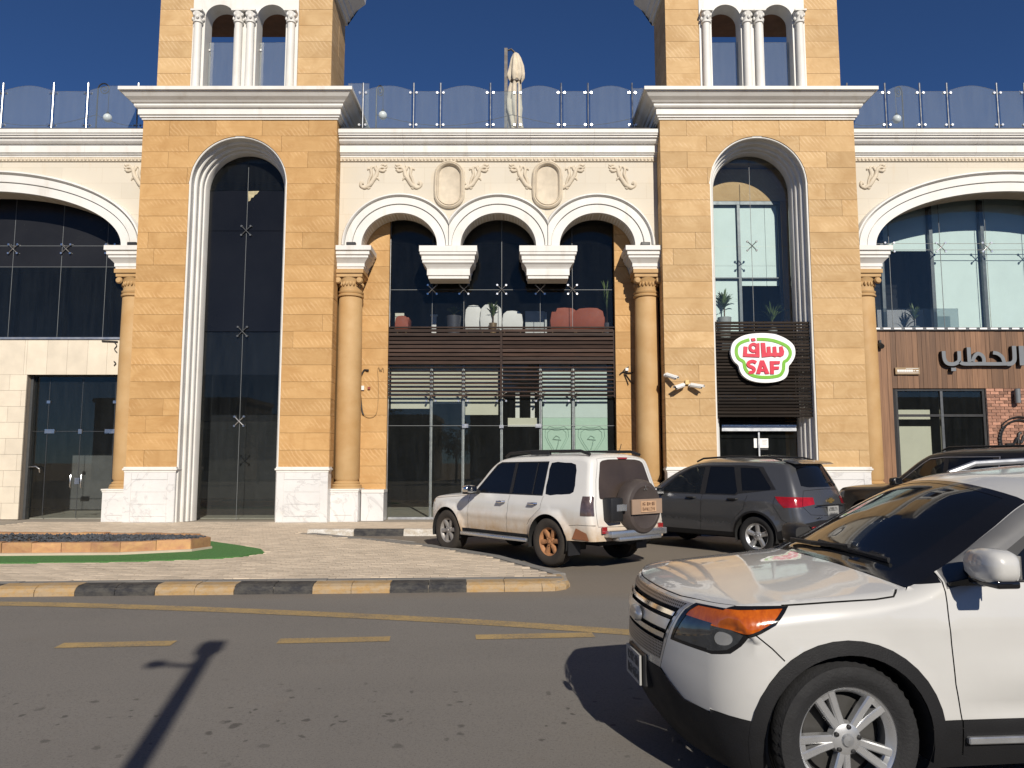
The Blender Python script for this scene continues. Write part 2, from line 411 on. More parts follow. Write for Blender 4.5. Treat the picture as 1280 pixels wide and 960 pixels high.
# kerb stones along the road, the rounded tip, the flush grey edge and the kerb in front of the parking bays
kerb = struct(obj('kerb', MB().add([(-26, ky(-26) + .02, -.08), (.35, ky(.35) + .02, -.08), (.35, ky(.35) + .3, -.08), (-26, ky(-26) + .3, -.08),
     (-26, ky(-26) + .04, .11), (.35, ky(.35) + .04, .11), (.35, ky(.35) + .28, .11), (-26, ky(-26) + .28, .11)],
     [(0, 3, 2, 1), (4, 5, 6, 7), (0, 1, 5, 4), (1, 2, 6, 5), (2, 3, 7, 6), (3, 0, 4, 7)]), 'mortar'))
kprof = [(0, -.1), (0, .075), (.035, .115), (.10, .142), (.33, .146), (.33, -.1)]
def kerb_stone(p, q, m, parent, prof=kprof, name='kerb_stone'):
    p, q = Vector(p), Vector(q); d = (q - p).normalized(); n = Vector((-d.y, d.x)); vs = []
    j = random.uniform(-.006, .006)
    for e in (p + d * .004, q - d * .004):
        for o, z in prof: vs.append((e.x + n.x * (o + j), e.y + n.y * (o + j), z + j * .6))
    k = len(prof)
    fs = [tuple(range(k))[::-1], tuple(range(k, 2 * k))] + [(i, (i + 1) % k, k + (i + 1) % k, k + i)[::-1] for i in range(k)]
    fs = [f[::-1] for f in fs]
    return obj(name, MB().add(vs, fs), m, parent)
xs = -14.6; col = 0
while xs < .3:
    w_ = 1.0
    for h in (0, 1):
        x0, x1 = xs + h * .5, xs + h * .5 + .5
        kerb_stone((x0, ky(x0)), (x1, ky(x1)), ('kerb_yellow', 'kerb_black')[col % 2], kerb)
    xs += w_; col += 1
TIP = [(.4, 10.393), (.58, 10.42), (.73, 10.56), (.79, 10.75), (.79, 11.0), (.77, 11.25)]
for i in range(len(TIP) - 1): kerb_stone(TIP[i], TIP[i + 1], 'kerb_yellow', kerb)
eprof = [(0, -.1), (0, .14), (.02, .15), (.2, .151), (.2, -.1)]
E2 = [(.77, 11.25)] + EDGE[3:]
for i in range(len(E2) - 1):
    (xa, ya), (xb, yb) = E2[i], E2[i + 1]; n = max(1, round(math.hypot(xb - xa, yb - ya) / .8))
    for k in range(n):
        kerb_stone((xa + (xb - xa) * k / n, ya + (yb - ya) * k / n), (xa + (xb - xa) * (k + 1) / n, ya + (yb - ya) * (k + 1) / n), 'edge_grey', kerb, eprof, 'edging_stone')
for i, x in enumerate(np.arange(-14.5, .2, .8)):
    kerb_stone((x, ky(x) + .345), (x + .8, ky(x + .8) + .345), 'edge_grey', kerb, [(0, .0), (0, .147), (.16, .148), (.16, .0)], 'edging_stone')
bprof = [(0, -.05), (0, .19), (.03, .225), (.2, .228), (.2, -.05)]
x = -4.62; k = 0
for L in [1.05] + [1.12] * 24:
    kerb_stone((x, 17.58), (x + L, 17.58), ('kerb_white', 'kerb_black')[k % 2], kerb, bprof); x += L; k += 1
# pavers: the 300 nearest are single pieces, the rest one mass
BED = [(-12.5, 12.85), (-8.7, 13.3), (-6.74, 13.43), (-5.72, 13.9), (-5.55, 14.35), (-5.95, 14.9), (-6.8, 15.15), (-8.4, 15.35), (-12.5, 15.8)]
TURF = [(-12.5, 11.75), (-8.07, 12.3), (-6.28, 12.5), (-5.12, 12.82), (-4.58, 13.15), (-4.36, 13.75), (-4.6, 14.3), (-5.2, 14.9), (-6.4, 16.0), (-7.2, 16.2), (-12.5, 16.2)]
def pvmesh(w_, h_, z0=.12, z1=.1455):
    m = MB(); c = .006
    m.add([(0, 0, z0), (w_, 0, z0), (w_, h_, z0), (0, h_, z0), (0, 0, z1 - .004), (w_, 0, z1 - .004), (w_, h_, z1 - .004), (0, h_, z1 - .004), (c, c, z1), (w_ - c, c, z1), (w_ - c, h_ - c, z1), (c, h_ - c, z1)],
          [(0, 1, 5, 4), (1, 2, 6, 5), (2, 3, 7, 6), (3, 0, 4, 7), (4, 5, 9, 8), (5, 6, 10, 9), (6, 7, 11, 10), (7, 4, 8, 11), (8, 9, 10, 11)]); return m
PW, PH = .235, .118; cells = []
for r_ in range(int((20.9 - 10.2) / PH)):
    y = 10.3 + r_ * PH
    for k in range(int(22 / PW)):
        x = -13 + k * PW + (r_ % 2) * PW / 2
        c4 = [(x, y), (x + PW, y), (x + PW, y + PH), (x, y + PH)]
        if not all(inside(p, PAV) for p in c4): continue
        if min(p[1] - ky(p[0]) for p in c4) < .51: continue
        dd = min(math.hypot(x + .1 - (a_[0] + t * (b_[0] - a_[0])), y + .06 - (a_[1] + t * (b_[1] - a_[1]))) for a_, b_ in zip(E2, E2[1:]) for t in (0, .25, .5, .75, 1)) if x > -5.5 else 9
        if dd < .3 or (y > 17.3 and y < 17.75 and x > -4.9): continue
        if inside((x + .1, y + .06), TURF): continue
        cells.append((x, y))
cells.sort(key=lambda p: p[1] + (0 if -7.3 < p[0] < .9 else 50))
pm = pvmesh(PW - .007, PH - .007); me_p = bpy.data.meshes.new('paver'); me_p.from_pydata(pm.v, [], pm.f); me_p.materials.append(MATS['paver_one'])
for x, y in cells[:300]:
    obj('paver', me_p, None, pav, loc=(x, y, random.uniform(-.002, .002)))
nv = len(pm.v); V = np.array(pm.v); A = []; Fq = []
for i, (x, y) in enumerate(cells[300:]):
    A.append(V + np.array([x, y, random.uniform(-.002, .002)])); Fq += [tuple(j + i * nv for j in f) for f in pm.f]
mb = MB(); mb.v = [tuple(p) for p in np.concatenate(A)]; mb.f = Fq
o = obj('paver_field', mb, 'paver', pav); o['kind'] = 'stuff'
# turf and planting bed
tag(obj('turf', MB().prism_z(TURF, .13, .158), 'turf'), 'bright green artificial turf laid round the stone bordered bed', 'grass', kind='stuff')
bed = thing('planting_bed', 'raised planting bed with orange and pink stone border', 'planter', (-9, 14.3, .15))
cx_, cy_ = -9.2, 14.3
def grow(poly, k): return [(cx_ + (x - cx_) * (1 + k * (.3 if abs(x - cx_) > 2 else 1) / 1), cy_ + (y - cy_) * (1 + k * 3.0)) for x, y in poly]
wpart(obj('ledge', MB().prism_z(grow(BED, .035), .14, .195), 'bed_ledge'), bed)
fill = wpart(obj('soil', MB().prism_z(grow(BED, -.03), .15, .30), 'soil'), bed)
def rock(mb, c, r, rng):
    ico = [(0, 0, 1), (.9, 0, .2), (.2, .85, .3), (-.8, .5, .1), (-.75, -.6, .2), (.3, -.9, .15), (0, 0, -.6)]
    sx, sy, sz = (rng.uniform(.7, 1.2) for _ in range(3)); t = rng.uniform(0, 6.28); ct, st_ = math.cos(t), math.sin(t)
    vs = [((x * sx * ct - y * sy * st_) * r + c[0], (x * sx * st_ + y * sy * ct) * r + c[1], z * sz * r * .8 + c[2]) for x, y, z in ico]
    mb.add(vs, [(0, 1, 2), (0, 2, 3), (0, 3, 4), (0, 4, 5), (0, 5, 1), (6, 2, 1), (6, 3, 2), (6, 4, 3), (6, 5, 4), (6, 1, 5)])
rng = random.Random(3); mb = MB(); gp = grow(BED, -.06)
while len(mb.f) < 36000:
    x, y = rng.uniform(-10.6, -5.5), rng.uniform(12.9, 15.7)
    if not inside((x, y), gp): continue
    if x < -8.2 and rng.random() < .7: continue
    rock(mb, (x, y, .30 + rng.uniform(0, .035) + .035 * max(0, 1 - abs(y - 14.3) / .9)), rng.uniform(.018, .045), rng)
o = wpart(obj('gravel', mb, 'gravel'), bed); o['kind'] = 'stuff'
n = len(BED)
for i in range(n - 1):
    (xa, ya), (xb, yb) = BED[i], BED[i + 1]; L = math.hypot(xb - xa, yb - ya); k = max(1, round(L / .47))
    for j in range(k):
        p = Vector((xa + (xb - xa) * j / k, ya + (yb - ya) * j / k)); q = Vector((xa + (xb - xa) * (j + 1) / k, ya + (yb - ya) * (j + 1) / k))
        d = (q - p).normalized(); nn = Vector((-d.y, d.x)); mb = MB(); h = .365 + random.uniform(-.014, .014); jt = random.uniform(-.012, .012)
        a_, b_ = p + d * .004 - nn * jt, q - d * .004 - nn * jt; c_, e_ = b_ + nn * .2, a_ + nn * .2
        mm = (a_ + b_) / 2 - nn * random.uniform(.005, .02); zm = .29
        mb.add([(*a_, .19), (*b_, .19), (*c_, .19), (*e_, .19), (*a_, h), (*b_, h), (*c_, h), (*e_, h), (*mm, zm)],
               [(0, 1, 8), (1, 5, 8), (5, 4, 8), (4, 0, 8), (1, 2, 6, 5), (2, 3, 7, 6), (3, 0, 4, 7), (4, 5, 6, 7)])
        wpart(obj('border_stone', mb, 'bed_stone'), bed)

# ================================================================ BUILDING
bld = thing('commercial_building', 'sandstone commercial building with twin arched towers and white cornices', 'building', (-.4, 20.7, .15))
def bp(name, mb, m, parent=None, **kw):
    o = obj(name, mb, m, **kw)
    if parent is None: return wpart(o, bld)
    o.parent = parent; return o
def prism_x(poly, x0, x1):                           # poly in (y,z)
    m = MB().prism([(p[0], p[1]) for p in poly], 0, x1 - x0)
    return MB().add([(x1 - y, x, z) for x, y, z in m.v], m.f)
def arc(cx, zs, a, b, n=28, t0=math.pi, t1=0.): return [(cx + a * math.cos(t0 + (t1 - t0) * i / n), zs + b * math.sin(t0 + (t1 - t0) * i / n)) for i in range(n + 1)]
T0, ZB = 20.70, .14
AX = -.385; CX = {'L': -7.63, 'R': 6.87}
ZS, RO = 9.47, 1.36
def block(poly, y, parent, m='gold', th=.045):
    j = random.uniform(-.004, .004)
    cx = sum(p[0] for p in poly) / len(poly); cz = sum(p[1] for p in poly) / len(poly)
    return bp('stone_block', MB().prism(poly, y + j, y + th), m, parent)
def side_block(x, y0, y1, z0, z1, out, parent, m='gold', th=.045):
    j = random.uniform(-.004, .004); a_, b_ = sorted((x + out * j, x - out * th))
    return bp('stone_block', MB().box(a_, b_, y0, y1, z0, z1), m, parent)
G = .0035
for key, cx in CX.items():
    mname = 'gold' if key == 'L' else 'gold_pale'
    # core with the tall arched opening, clad with stone courses
    U = [(cx - 2.70, ZB), (cx - RO - .0, ZB)] + arc(cx, ZS, RO, RO) + [(cx + RO, ZB), (cx + 2.70, ZB), (cx + 2.70, 11.3), (cx - 2.70, 11.3)]
    mb = MB().prism(U, T0 + .045, T0 + .10)
    for sg in (-1, 1): mb.box(*sorted((cx + sg * 2.68, cx + sg * 2.45)), T0 + .442, 23.2, ZB, 11.28)
    tw = bp('tower', mb, 'gold_core')
    nC = 21; z0 = 1.60; h = (11.30 - z0) / nC
    for k in range(nC):
        za, zb = z0 + k * h + G, z0 + (k + 1) * h - G
        if zb < ZS:
            for sg in (-1, 1):
                x0, x1 = (cx - 2.725, cx - RO) if sg < 0 else (cx + RO, cx + 2.725)
                cuts = [x0, x1]
                if random.random() < .3: cuts = [x0, x0 + (x1 - x0) * random.choice((.22, .35, .68, .8)), x1]
                for a_, b_ in zip(cuts, cuts[1:]): block([(a_ + G, za), (b_ - G, za), (b_ - G, zb), (a_ + G, zb)], T0, tw, mname)
        else:
            off = (k % 2) * .55; cuts = [cx - 2.725] + [x for x in np.arange(cx - 2.725 + .75 + off, cx + 2.4, 1.3)] + [cx + 2.725]
            for a_, b_ in zip(cuts, cuts[1:]):
                xs_ = np.linspace(a_ + G, b_ - G, 41)
                lo = np.array([max(za, ZS + math.sqrt(max(0, RO * RO - (x - cx) ** 2)) if abs(x - cx) < RO else za) for x in xs_])
                ok = lo < zb - .01; i = 0
                while i < 41:
                    if not ok[i]: i += 1; continue
                    j = i
                    while j + 1 < 41 and ok[j + 1]: j += 1
                    if j > i:
                        bot = [(xs_[q], lo[q]) for q in range(i, j + 1)]
                        keep = [bot[0]] + [bot[q] for q in range(1, len(bot) - 1) if abs(bot[q][1] - za) > 1e-6 or abs(bot[q + 1][1] - za) > 1e-6 or abs(bot[q - 1][1] - za) > 1e-6] + [bot[-1]]
                        xe0, xe1 = xs_[i], xs_[j]
                        if i > 0 and abs(xs_[i] - cx) < RO: xe0 = cx + math.sqrt(max(0, RO * RO - (zb - ZS) ** 2)) if zb - ZS < RO else xe0
                        if j < 40 and abs(xs_[j] - cx) < RO and zb - ZS < RO: xe1 = cx - math.sqrt(RO * RO - (zb - ZS) ** 2)
                        block(keep + [(xe1, zb), (xe0, zb)], T0, tw, mname)
                    i = j + 1
        sg = 1 if key == 'L' else -1
        side_block(cx + sg * 2.725, T0 + .05, 21.19, za, zb, sg, tw, mname)
    # stepped white surround of the opening
    prof = [(1.375, 20.725), (1.33, 20.725), (1.315, 20.74), (1.31, 20.93), (1.265, 20.94), (1.24, 20.97), (1.235, 21.12), (1.19, 21.13), (1.17, 21.16), (1.165, 21.27), (1.135, 21.28), (1.115, 21.32), (1.10, 21.53)]
    mb = MB(); path_n = 0
    for h_, y in prof:
        P_ = [(cx - h_, ZB), (cx - h_, 3.0), (cx - h_, 6.0)] + arc(cx, ZS, h_, h_, 32) + [(cx + h_, 6.0), (cx + h_, 3.0), (cx + h_, ZB)]
        path_n = len(P_); mb.v += [(x, y, z) for x, z in P_]
    for i in range(len(prof) - 1):
        for k in range(path_n - 1):
            mb.f.append((i * path_n + k, i * path_n + k + 1, (i + 1) * path_n + k + 1, (i + 1) * path_n + k)[::-1])
    bp('arch_surround', mb, 'white', smooth=25)
    # marble plinths
    for sg in (-1, 1):
        x0, x1 = sorted((cx + sg * 1.33, cx + sg * 2.74))
        pl = bp('plinth', MB().box(x0 + .02, x1 - .02, T0 - .06, T0 + .3, ZB, 1.47), 'marble')
        bp('plinth_cap', MB().ucornice([(0, 1.47), (.01, 1.47), (.01, 1.51), (.045, 1.53), (.045, 1.57), (.02, 1.58), (.02, 1.615)], x0 + .02, x1 - .02, T0 - .06, T0 + .28), 'white', pl)
        mb = MB()
        for a_, b_, c_, d_ in ((x0 + .03, x0 + .22, .16, 1.46), (x1 - .22, x1 - .03, .16, 1.46), (x0 + .225, x1 - .225, 1.28, 1.46), (x0 + .225, x1 - .225, .16, .30)):
            mb.box(a_, b_, T0 - .075, T0 - .058, c_, d_)
        bp('plinth_frame', mb, 'marble', pl)
        for q in range(3): bp('marble_panel', MB().box(x0 + .235, x1 - .235, T0 - .071 + q * .001, T0 - .058, .31 + q * .322, .31 + q * .322 + .317), 'marble', pl)
    # main tower cornice
    cp = [(0, 11.30), (.03, 11.30), (.03, 11.345), (.07, 11.36), (.07, 11.41), (.11, 11.42), (.11, 11.585), (.16, 11.60), (.19, 11.64), (.19, 11.70), (.23, 11.715), (.27, 11.76), (.36, 11.83), (.43, 11.92), (.45, 11.925), (.45, 11.95), (.50, 11.955), (.50, 12.05)]
    bp('tower_cornice', MB().ucornice(cp, cx - 2.725, cx + 2.725, T0, 23.2), 'white')
    # upper storey of the tower
    YU = 20.86; xl, xr = cx - 2.475, cx + 2.475
    mb = MB().prism([(xl + .045, 12.03), (cx - 1.51, 12.03), (cx - 1.51, 15.2), (xl + .045, 15.2)], YU + .045, YU + .5)
    mb.prism([(xr - .045, 12.03), (cx + 1.51, 12.03), (cx + 1.51, 15.2), (xr - .045, 15.2)], YU + .045, YU + .5)
    for sg in (-1, 1): mb.box(*sorted((cx + sg * 2.43, cx + sg * 2.0)), YU + .502, 22.5, 12.03, 15.2)
    ut = bp('upper_tower', mb, 'gold_core')
    for k in range(7):
        za, zb = 12.05 + k * .483 - .26 + G, min(15.2, 12.05 + (k + 1) * .483 - .26) - G; za = max(za, 12.052)
        for sg in (-1, 1):
            x0, x1 = sorted((cx + sg * 1.512, cx + sg * 2.475))
            block([(x0 + G, za), (x1 - .002, za), (x1 - .002, zb), (x0 + G, zb)], YU, ut, 'gold_pale')
            for y0, y1 in ((YU + .05, 21.7), (21.705, 22.5)): side_block(cx + sg * 2.475, y0, y1, za, zb, sg, ut, 'gold_pale')
    W2 = [(cx - 1.509, 12.05), (cx - 1.16, 12.05)] + arc(cx - .74, 14.42, .42, .40, 16) + [(cx - .32, 12.05), (cx + .32, 12.05)] + arc(cx + .74, 14.42, .42, .40, 16) + [(cx + 1.16, 12.05), (cx + 1.509, 12.05), (cx + 1.509, 15.2), (cx - 1.509, 15.2)]
    bp('window_surround', MB().prism(W2, YU - .03, YU + .46), 'white', ut)
    for dx in (-1.33, -.17, .17, 1.33):
        r = .115
        pr = [(.001, 12.05), (.17, 12.05), (.17, 12.11), (.14, 12.13), (.14, 12.17), (r, 12.19), (r * .93, 14.18), (.14, 14.2), (.14, 14.24), (.11, 14.26), (.12, 14.36), (.155, 14.44), (.165, 14.5), (.001, 14.5)]
        cl = bp('colonnette', MB().lathe(pr, (cx + dx, YU - .10, 0), 18), 'white', ut, smooth=40)
        mb = MB().box(cx + dx - .165, cx + dx + .165, YU - .27, YU + .0, 14.502, 14.55)
        for q in range(8):
            t = q * math.pi / 4 + .2
            mb.lathe([(.001, .06), (.03, .04), (.042, 0), (.03, -.04), (.001, -.06)], (cx + dx + .135 * math.cos(t), YU - .10 + .135 * math.sin(t), 14.42 if q % 2 else 14.33), 6)
        bp('leaf_capital', mb, 'white', ut, smooth=50)
    bp('soffit', MB().box(cx - 2.0, cx + 2.0, YU + .5, 22.6, 14.86, 14.95), 'wood_soffit', ut)
    bp('upper_cornice', MB().ucornice([(0, 15.2), (.06, 15.2), (.06, 15.3), (.14, 15.34), (.14, 15.46), (.24, 15.52), (.24, 15.6), (.45, 15.78), (.6, 15.9), (.62, 16.1)], xl, xr, YU, 22.55), 'white', ut)
    for sg in (-1, 1):
        bp('tower_pane', MB().box(cx + sg * .74 - .415, cx + sg * .74 + .415, YU + .30, YU + .312, 12.1, 13.86), 'glass_rail', ut)
        mb = MB()
        for z in (12.3, 13.62): mb.lathe([(.001, -.02), (.03, -.02), (.03, .035), (.001, .035)], (cx + sg * .74 - .39, YU + .30, z), 10, 'y')
        bp('pane_clamp', mb, 'steel', ut)

# ---- central and side bays: wall with arches, mouldings, imposts, columns
def arcade(x0, x1, arches, y0, y1, ztop=10.29, zs=7.8):
    pts = [(x0, zs)]
    for cx, a_, b_ in arches: pts += arc(cx, zs, a_, b_, 36)
    return MB().prism(pts + [(x1, zs), (x1, ztop), (x0, ztop)], y0, y1)
def arch_mould(cx, a_, b_, w_, zs, xmin, xmax, yo=0., n=44):
    pr = [(0, 21.70), (0, 21.08), (.40, 21.08), (.41, 21.12), (.435, 21.12), (.445, 21.05), (.77, 21.05), (.78, 21.10), (.80, 21.10), (.82, 21.03), (.87, 20.99), (.93, 21.0), (.98, 21.06), (1.0, 21.21)]
    mb = MB()
    for t, y in pr:
        for i in range(n + 1):
            an = math.pi - math.pi * i / n
            x = cx + (a_ + t * w_) * math.cos(an); z = zs + (b_ + t * w_) * math.sin(an)
            mb.v.append((min(max(x, xmin), xmax), y + yo, z))
    for i in range(len(pr) - 1):
        for k in range(n): mb.f.append((i * (n + 1) + k, i * (n + 1) + k + 1, (i + 1) * (n + 1) + k + 1, (i + 1) * (n + 1) + k)[::-1])
    for i in range(len(pr) - 1):                       # feet
        pass
    return mb
ARC = [(AX - 2.79, 1.065, .95), (AX, 1.065, .95), (AX + 2.79, 1.065, .95)]
XL, XR = CX['L'] + 2.725, CX['R'] - 2.725
wl = bp('arcade_wall', arcade(XL, XR, ARC, 21.2, 21.74), 'cream')
for i, (cx, a_, b_) in enumerate(ARC):
    bp('arch_moulding', arch_mould(cx, a_, b_, .575, 7.8, XL + .01 if i == 0 else cx - 1.394, XR - .01 if i == 2 else cx + 1.394), 'white', wl, smooth=30)
BX = {'L': (-19.4, -10.357), 'R': (9.597, 18.65)}
for key, (x0, x1) in BX.items():
    cx = (x0 + x1) / 2; w3 = bp('arcade_wall', arcade(x0, x1, [(cx, 3.88, 1.58)], 21.2, 21.74), 'cream')
    bp('arch_moulding', arch_mould(cx, 3.88, 1.58, .62, 7.8, x0 + .01, x1 - .01, n=70), 'white', w3, smooth=30)
corn = [(0, 10.41), (-.05, 10.41), (-.05, 10.455), (-.09, 10.47), (-.09, 10.50), (-.13, 10.515), (-.13, 10.735), (-.19, 10.75), (-.24, 10.80), (-.26, 10.87), (-.31, 10.885), (-.31, 10.93), (-.35, 10.94), (-.35, 10.985), (-.38, 10.99), (-.38, 11.10), (.5, 11.10), (.5, 10.41)]
egg = MB()
for (x0, x1) in (BX['L'], (XL, XR), BX['R']):
    xa, xb = x0 + .004, x1 - .004; n = max(1, round((xb - xa) / 1.75)); st_ = (xb - xa) / n
    for k in range(n):
        bp('cornice_stone', prism_x([(21.2 + o, z) for o, z in corn], xa + k * st_ + .0015, xa + (k + 1) * st_ - .0015), 'white', wl)
    fr = bp('frieze_band', MB().box(xa, xb, 21.16, 21.6, 10.292, 10.408), 'relief', wl)
    mb = MB()
    for k in range(int((xb - xa - .1) / .105)):
        x = xa + .08 + k * .105
        mb.lathe([(.001, .045), (.022, .035), (.038, 0), (.03, -.035), (.001, -.05)], (x, 21.165, 10.35), 7)
    o = bp('egg_ornament', mb, 'relief', wl, smooth=50); o['kind'] = 'stuff'
    bp('coping', MB().box(xa, xb, 21.0, 21.7, 11.102, 11.21), 'coping', wl)
# oval medallions
for ox in (AX - 1.395, AX + 1.395):
    oz = 9.60; mb = MB(); n = 48
    def stad(hw, hh):
        out = []
        for i in range(n):
            t = 2 * math.pi * i / n; c_, s_ = math.cos(t), math.sin(t)
            out.append((ox + hw * c_, oz + (hh - hw) * (1 if s_ > 0 else -1 if s_ < 0 else 0) * min(1, abs(s_) * 5) + hw * s_))
        return out
    pr = [(.44, .70, 21.21), (.44, .70, 21.13), (.40, .66, 21.09), (.37, .63, 21.11), (.35, .61, 21.08), (.31, .57, 21.12), (.30, .56, 21.17), (.28, .54, 21.18)]
    for hw, hh, y in pr: mb.v += [(x, y, z) for x, z in stad(hw, hh)]
    for i in range(len(pr) - 1):
        for k in range(n): mb.f.append((i * n + k, i * n + (k + 1) % n, (i + 1) * n + (k + 1) % n, (i + 1) * n + k))
    mb.f.append(tuple(range((len(pr) - 1) * n, len(pr) * n)))
    bp('medallion', mb, 'relief', wl, smooth=35)
# acanthus scroll reliefs
def acanthus(cx, cz, flip):
    mb = MB()
    def leaf(pts, r):
        pth = [Vector((cx + flip * x, 21.195, cz + z)) for x, z in pts]; n = len(pth)
        # smooth the path
        q = []
        for i in range(n - 1):
            for t in (0, .33, .66):
                p0, p1, p2, p3 = pth[max(i - 1, 0)], pth[i], pth[i + 1], pth[min(i + 2, n - 1)]
                q.append(.5 * ((2 * p1) + (-p0 + p2) * t + (2 * p0 - 5 * p1 + 4 * p2 - p3) * t * t + (-p0 + 3 * p1 - 3 * p2 + p3) * t ** 3))
        q.append(pth[-1]); m = len(q)
        mb.tube(q, [max(.012, r * (math.sin(math.pi * (.12 + .84 * i / (m - 1))) ** .7)) for i in range(m)], 7)
    leaf([(-.36, -.30), (-.28, -.35), (-.2, -.31), (-.12, -.26), (-.03, -.12), (.06, .02), (.1, .18), (.2, .26), (.32, .24), (.36, .3)], .065)
    leaf([(-.30, -.24), (-.36, -.18), (-.38, -.28), (-.33, -.36)], .05)
    leaf([(-.18, -.25), (-.14, -.1), (-.08, .05), (-.1, .2), (-.05, .28), (0, .24)], .045)
    leaf([(-.06, -.16), (.02, -.06), (.10, -.06), (.14, -.13)], .04)
    leaf([(.04, -.02), (.08, .12), (.02, .24), (.06, .32)], .04)
    leaf([(.12, .18), (.18, .16), (.26, .15), (.30, .19), (.34, .16)], .05)
    leaf([(-.1, .2), (-.17, .22), (-.19, .17)], .035)
    leaf([(.18, .28), (.24, .34), (.30, .31), (.36, .35)], .035)
    leaf([(-.22, -.28), (-.16, -.36), (-.10, -.33)], .035)
    return mb
for ax_, fl in ((-3.93, 1), (-2.98, -1), (-1.02, 1), (.28, -1), (1.72, 1), (3.12, -1), (-10.72, -1), (10.32, 1)):
    bp('scroll_relief', acanthus(ax_, 9.86, fl), 'relief', wl, smooth=60)
# imposts and columns
imp = [(0, 6.86), (.015, 6.86), (.015, 6.93), (.05, 6.95), (.05, 7.13), (.07, 7.17), (.12, 7.24), (.17, 7.28), (.17, 7.34), (.19, 7.36), (.19, 7.46), (.235, 7.50), (.235, 7.56), (.255, 7.575), (.255, 7.74)]
for ix in (AX - 1.395, AX + 1.395):
    bp('hanging_impost', MB().ucornice(imp, ix - .55, ix + .55, 21.12, 21.72, sides=(1, 1)), 'white', wl)
COLX = {'a': (CX['L'] + 3.06, 1), 'b': (CX['R'] - 3.06, -1), 'c': (CX['L'] - 3.06, -1), 'd': (CX['R'] + 3.06, 1)}
M('gold_column', (.48, .315, .15), .7, var=.25, vs=1.5, bump=.25, bs=40, col2=(.40, .235, .09))
imp2 = [(o, z + .28 if z < 6.9 else z) for o, z in imp]
for key, (cx, sg) in COLX.items():
    x0, x1 = sorted((cx - sg * .33, cx + sg * .40))
    ip = [(.0, 7.12), (.015, 7.12), (.015, 7.17), (.04, 7.19), (.04, 7.28), (.07, 7.32), (.12, 7.38), (.16, 7.42), (.16, 7.47), (.20, 7.50), (.20, 7.58), (.25, 7.61), (.25, 7.74)]
    cl = bp('column', MB().lathe([(.30, 1.22), (.345, 1.30), (.345, 2.6), (.34, 4.5), (.325, 6.34), (.31, 6.36)], (cx, 21.42, 0), 32), 'gold_column', smooth=40)
    sd = (0, 1) if sg > 0 else (1, 0)
    bp('impost', MB().ucornice(ip, x0, x1, 21.08, 21.73, sides=sd), 'white', cl)
    mb = MB().lathe([(.001, 1.02), (.42, 1.02), (.42, 1.07), (.40, 1.075), (.41, 1.11), (.385, 1.13), (.35, 1.15), (.36, 1.18), (.33, 1.2), (.30, 1.222)], (cx, 21.42, 0), 32)
    bp('column_base', mb, 'gold_column', cl, smooth=40)
    mb = MB().lathe([(.31, 6.36), (.36, 6.38), (.365, 6.42), (.33, 6.45), (.355, 6.48), (.36, 6.52), (.32, 6.54), (.315, 6.74), (.36, 6.86), (.375, 6.9), (.001, 6.9)], (cx, 21.42, 0), 32)
    mb.box(cx - .385, cx + .385, 21.04, 21.72, 6.902, 7.0); mb.box(cx - .42, cx + .42, 21.0, 21.72, 7.002, 7.115)
    for s2 in (-1, 1):
        mb.lathe([(.001, -.06), (.07, -.05), (.1, 0), (.07, .05), (.001, .06)], (cx + s2 * .3, 21.07, 6.80), 12, 'y')
    for q in range(12):
        t = math.pi + math.pi * q / 11
        mb.lathe([(.001, .07), (.03, .04), (.04, 0), (.02, -.06), (.001, -.07)], (cx + .335 * math.cos(t), 21.42 + .335 * math.sin(t), 6.72), 6)
    bp('capital', mb, 'gold_column', cl, smooth=50)
    pw = MB().box(cx - .40, cx + .40, 20.98, 21.7, ZB, .93)
    pd = bp('pedestal', pw, 'marble', cl)
    bp('pedestal_cap', MB().ucornice([(0, .93), (.012, .93), (.012, .97), (.03, .98), (.03, 1.02)], cx - .40, cx + .40, 20.98, 21.7), 'white', cl)
    bp('pedestal_panel', MB().box(cx - .25, cx + .25, 20.965, 20.979, .32, .8), 'marble', cl)
    if key in 'ab':
        xa, xb = sorted((cx + sg * .42, cx + sg * 1.04))
        bp('pedestal', MB().box(xa + .01, xb, 21.3, 21.92, ZB, .90), 'marble', cl); bp('pedestal_cap', MB().box(xa + .01, xb + .01, 21.28, 21.91, .902, .99), 'white', cl)
# gold piers behind the columns of the central bay
for x0, x1, sg in ((XL, -3.55, 1), (2.96, XR, -1)):
    pr = bp('pier', MB().box(x0, x1, 21.80, 22.1, ZB, 9.4), 'gold_core')
    for k in range(19):
        za, zb = .2 + k * .478, .2 + (k + 1) * .478
        xs_ = [x0 + .002, x1] if k % 2 else [x0 + .002, x1]
        block([(xs_[0], za + G), (xs_[1], za + G), (xs_[1], zb - G), (xs_[0], zb - G)], 21.755, pr, 'gold')
for x0, x1 in ((-11.12, -10.36), (9.6, 10.32)):
    pr = bp('pier', MB().box(x0, x1, 21.80, 22.1, ZB, 7.9), 'gold_core')
    for k in range(16):
        za, zb = .2 + k * .478, .2 + (k + 1) * .478
        block([(x0 + .002, za + G), (x1, za + G), (x1, zb - G), (x0 + .002, zb - G)], 21.755, pr, 'gold')
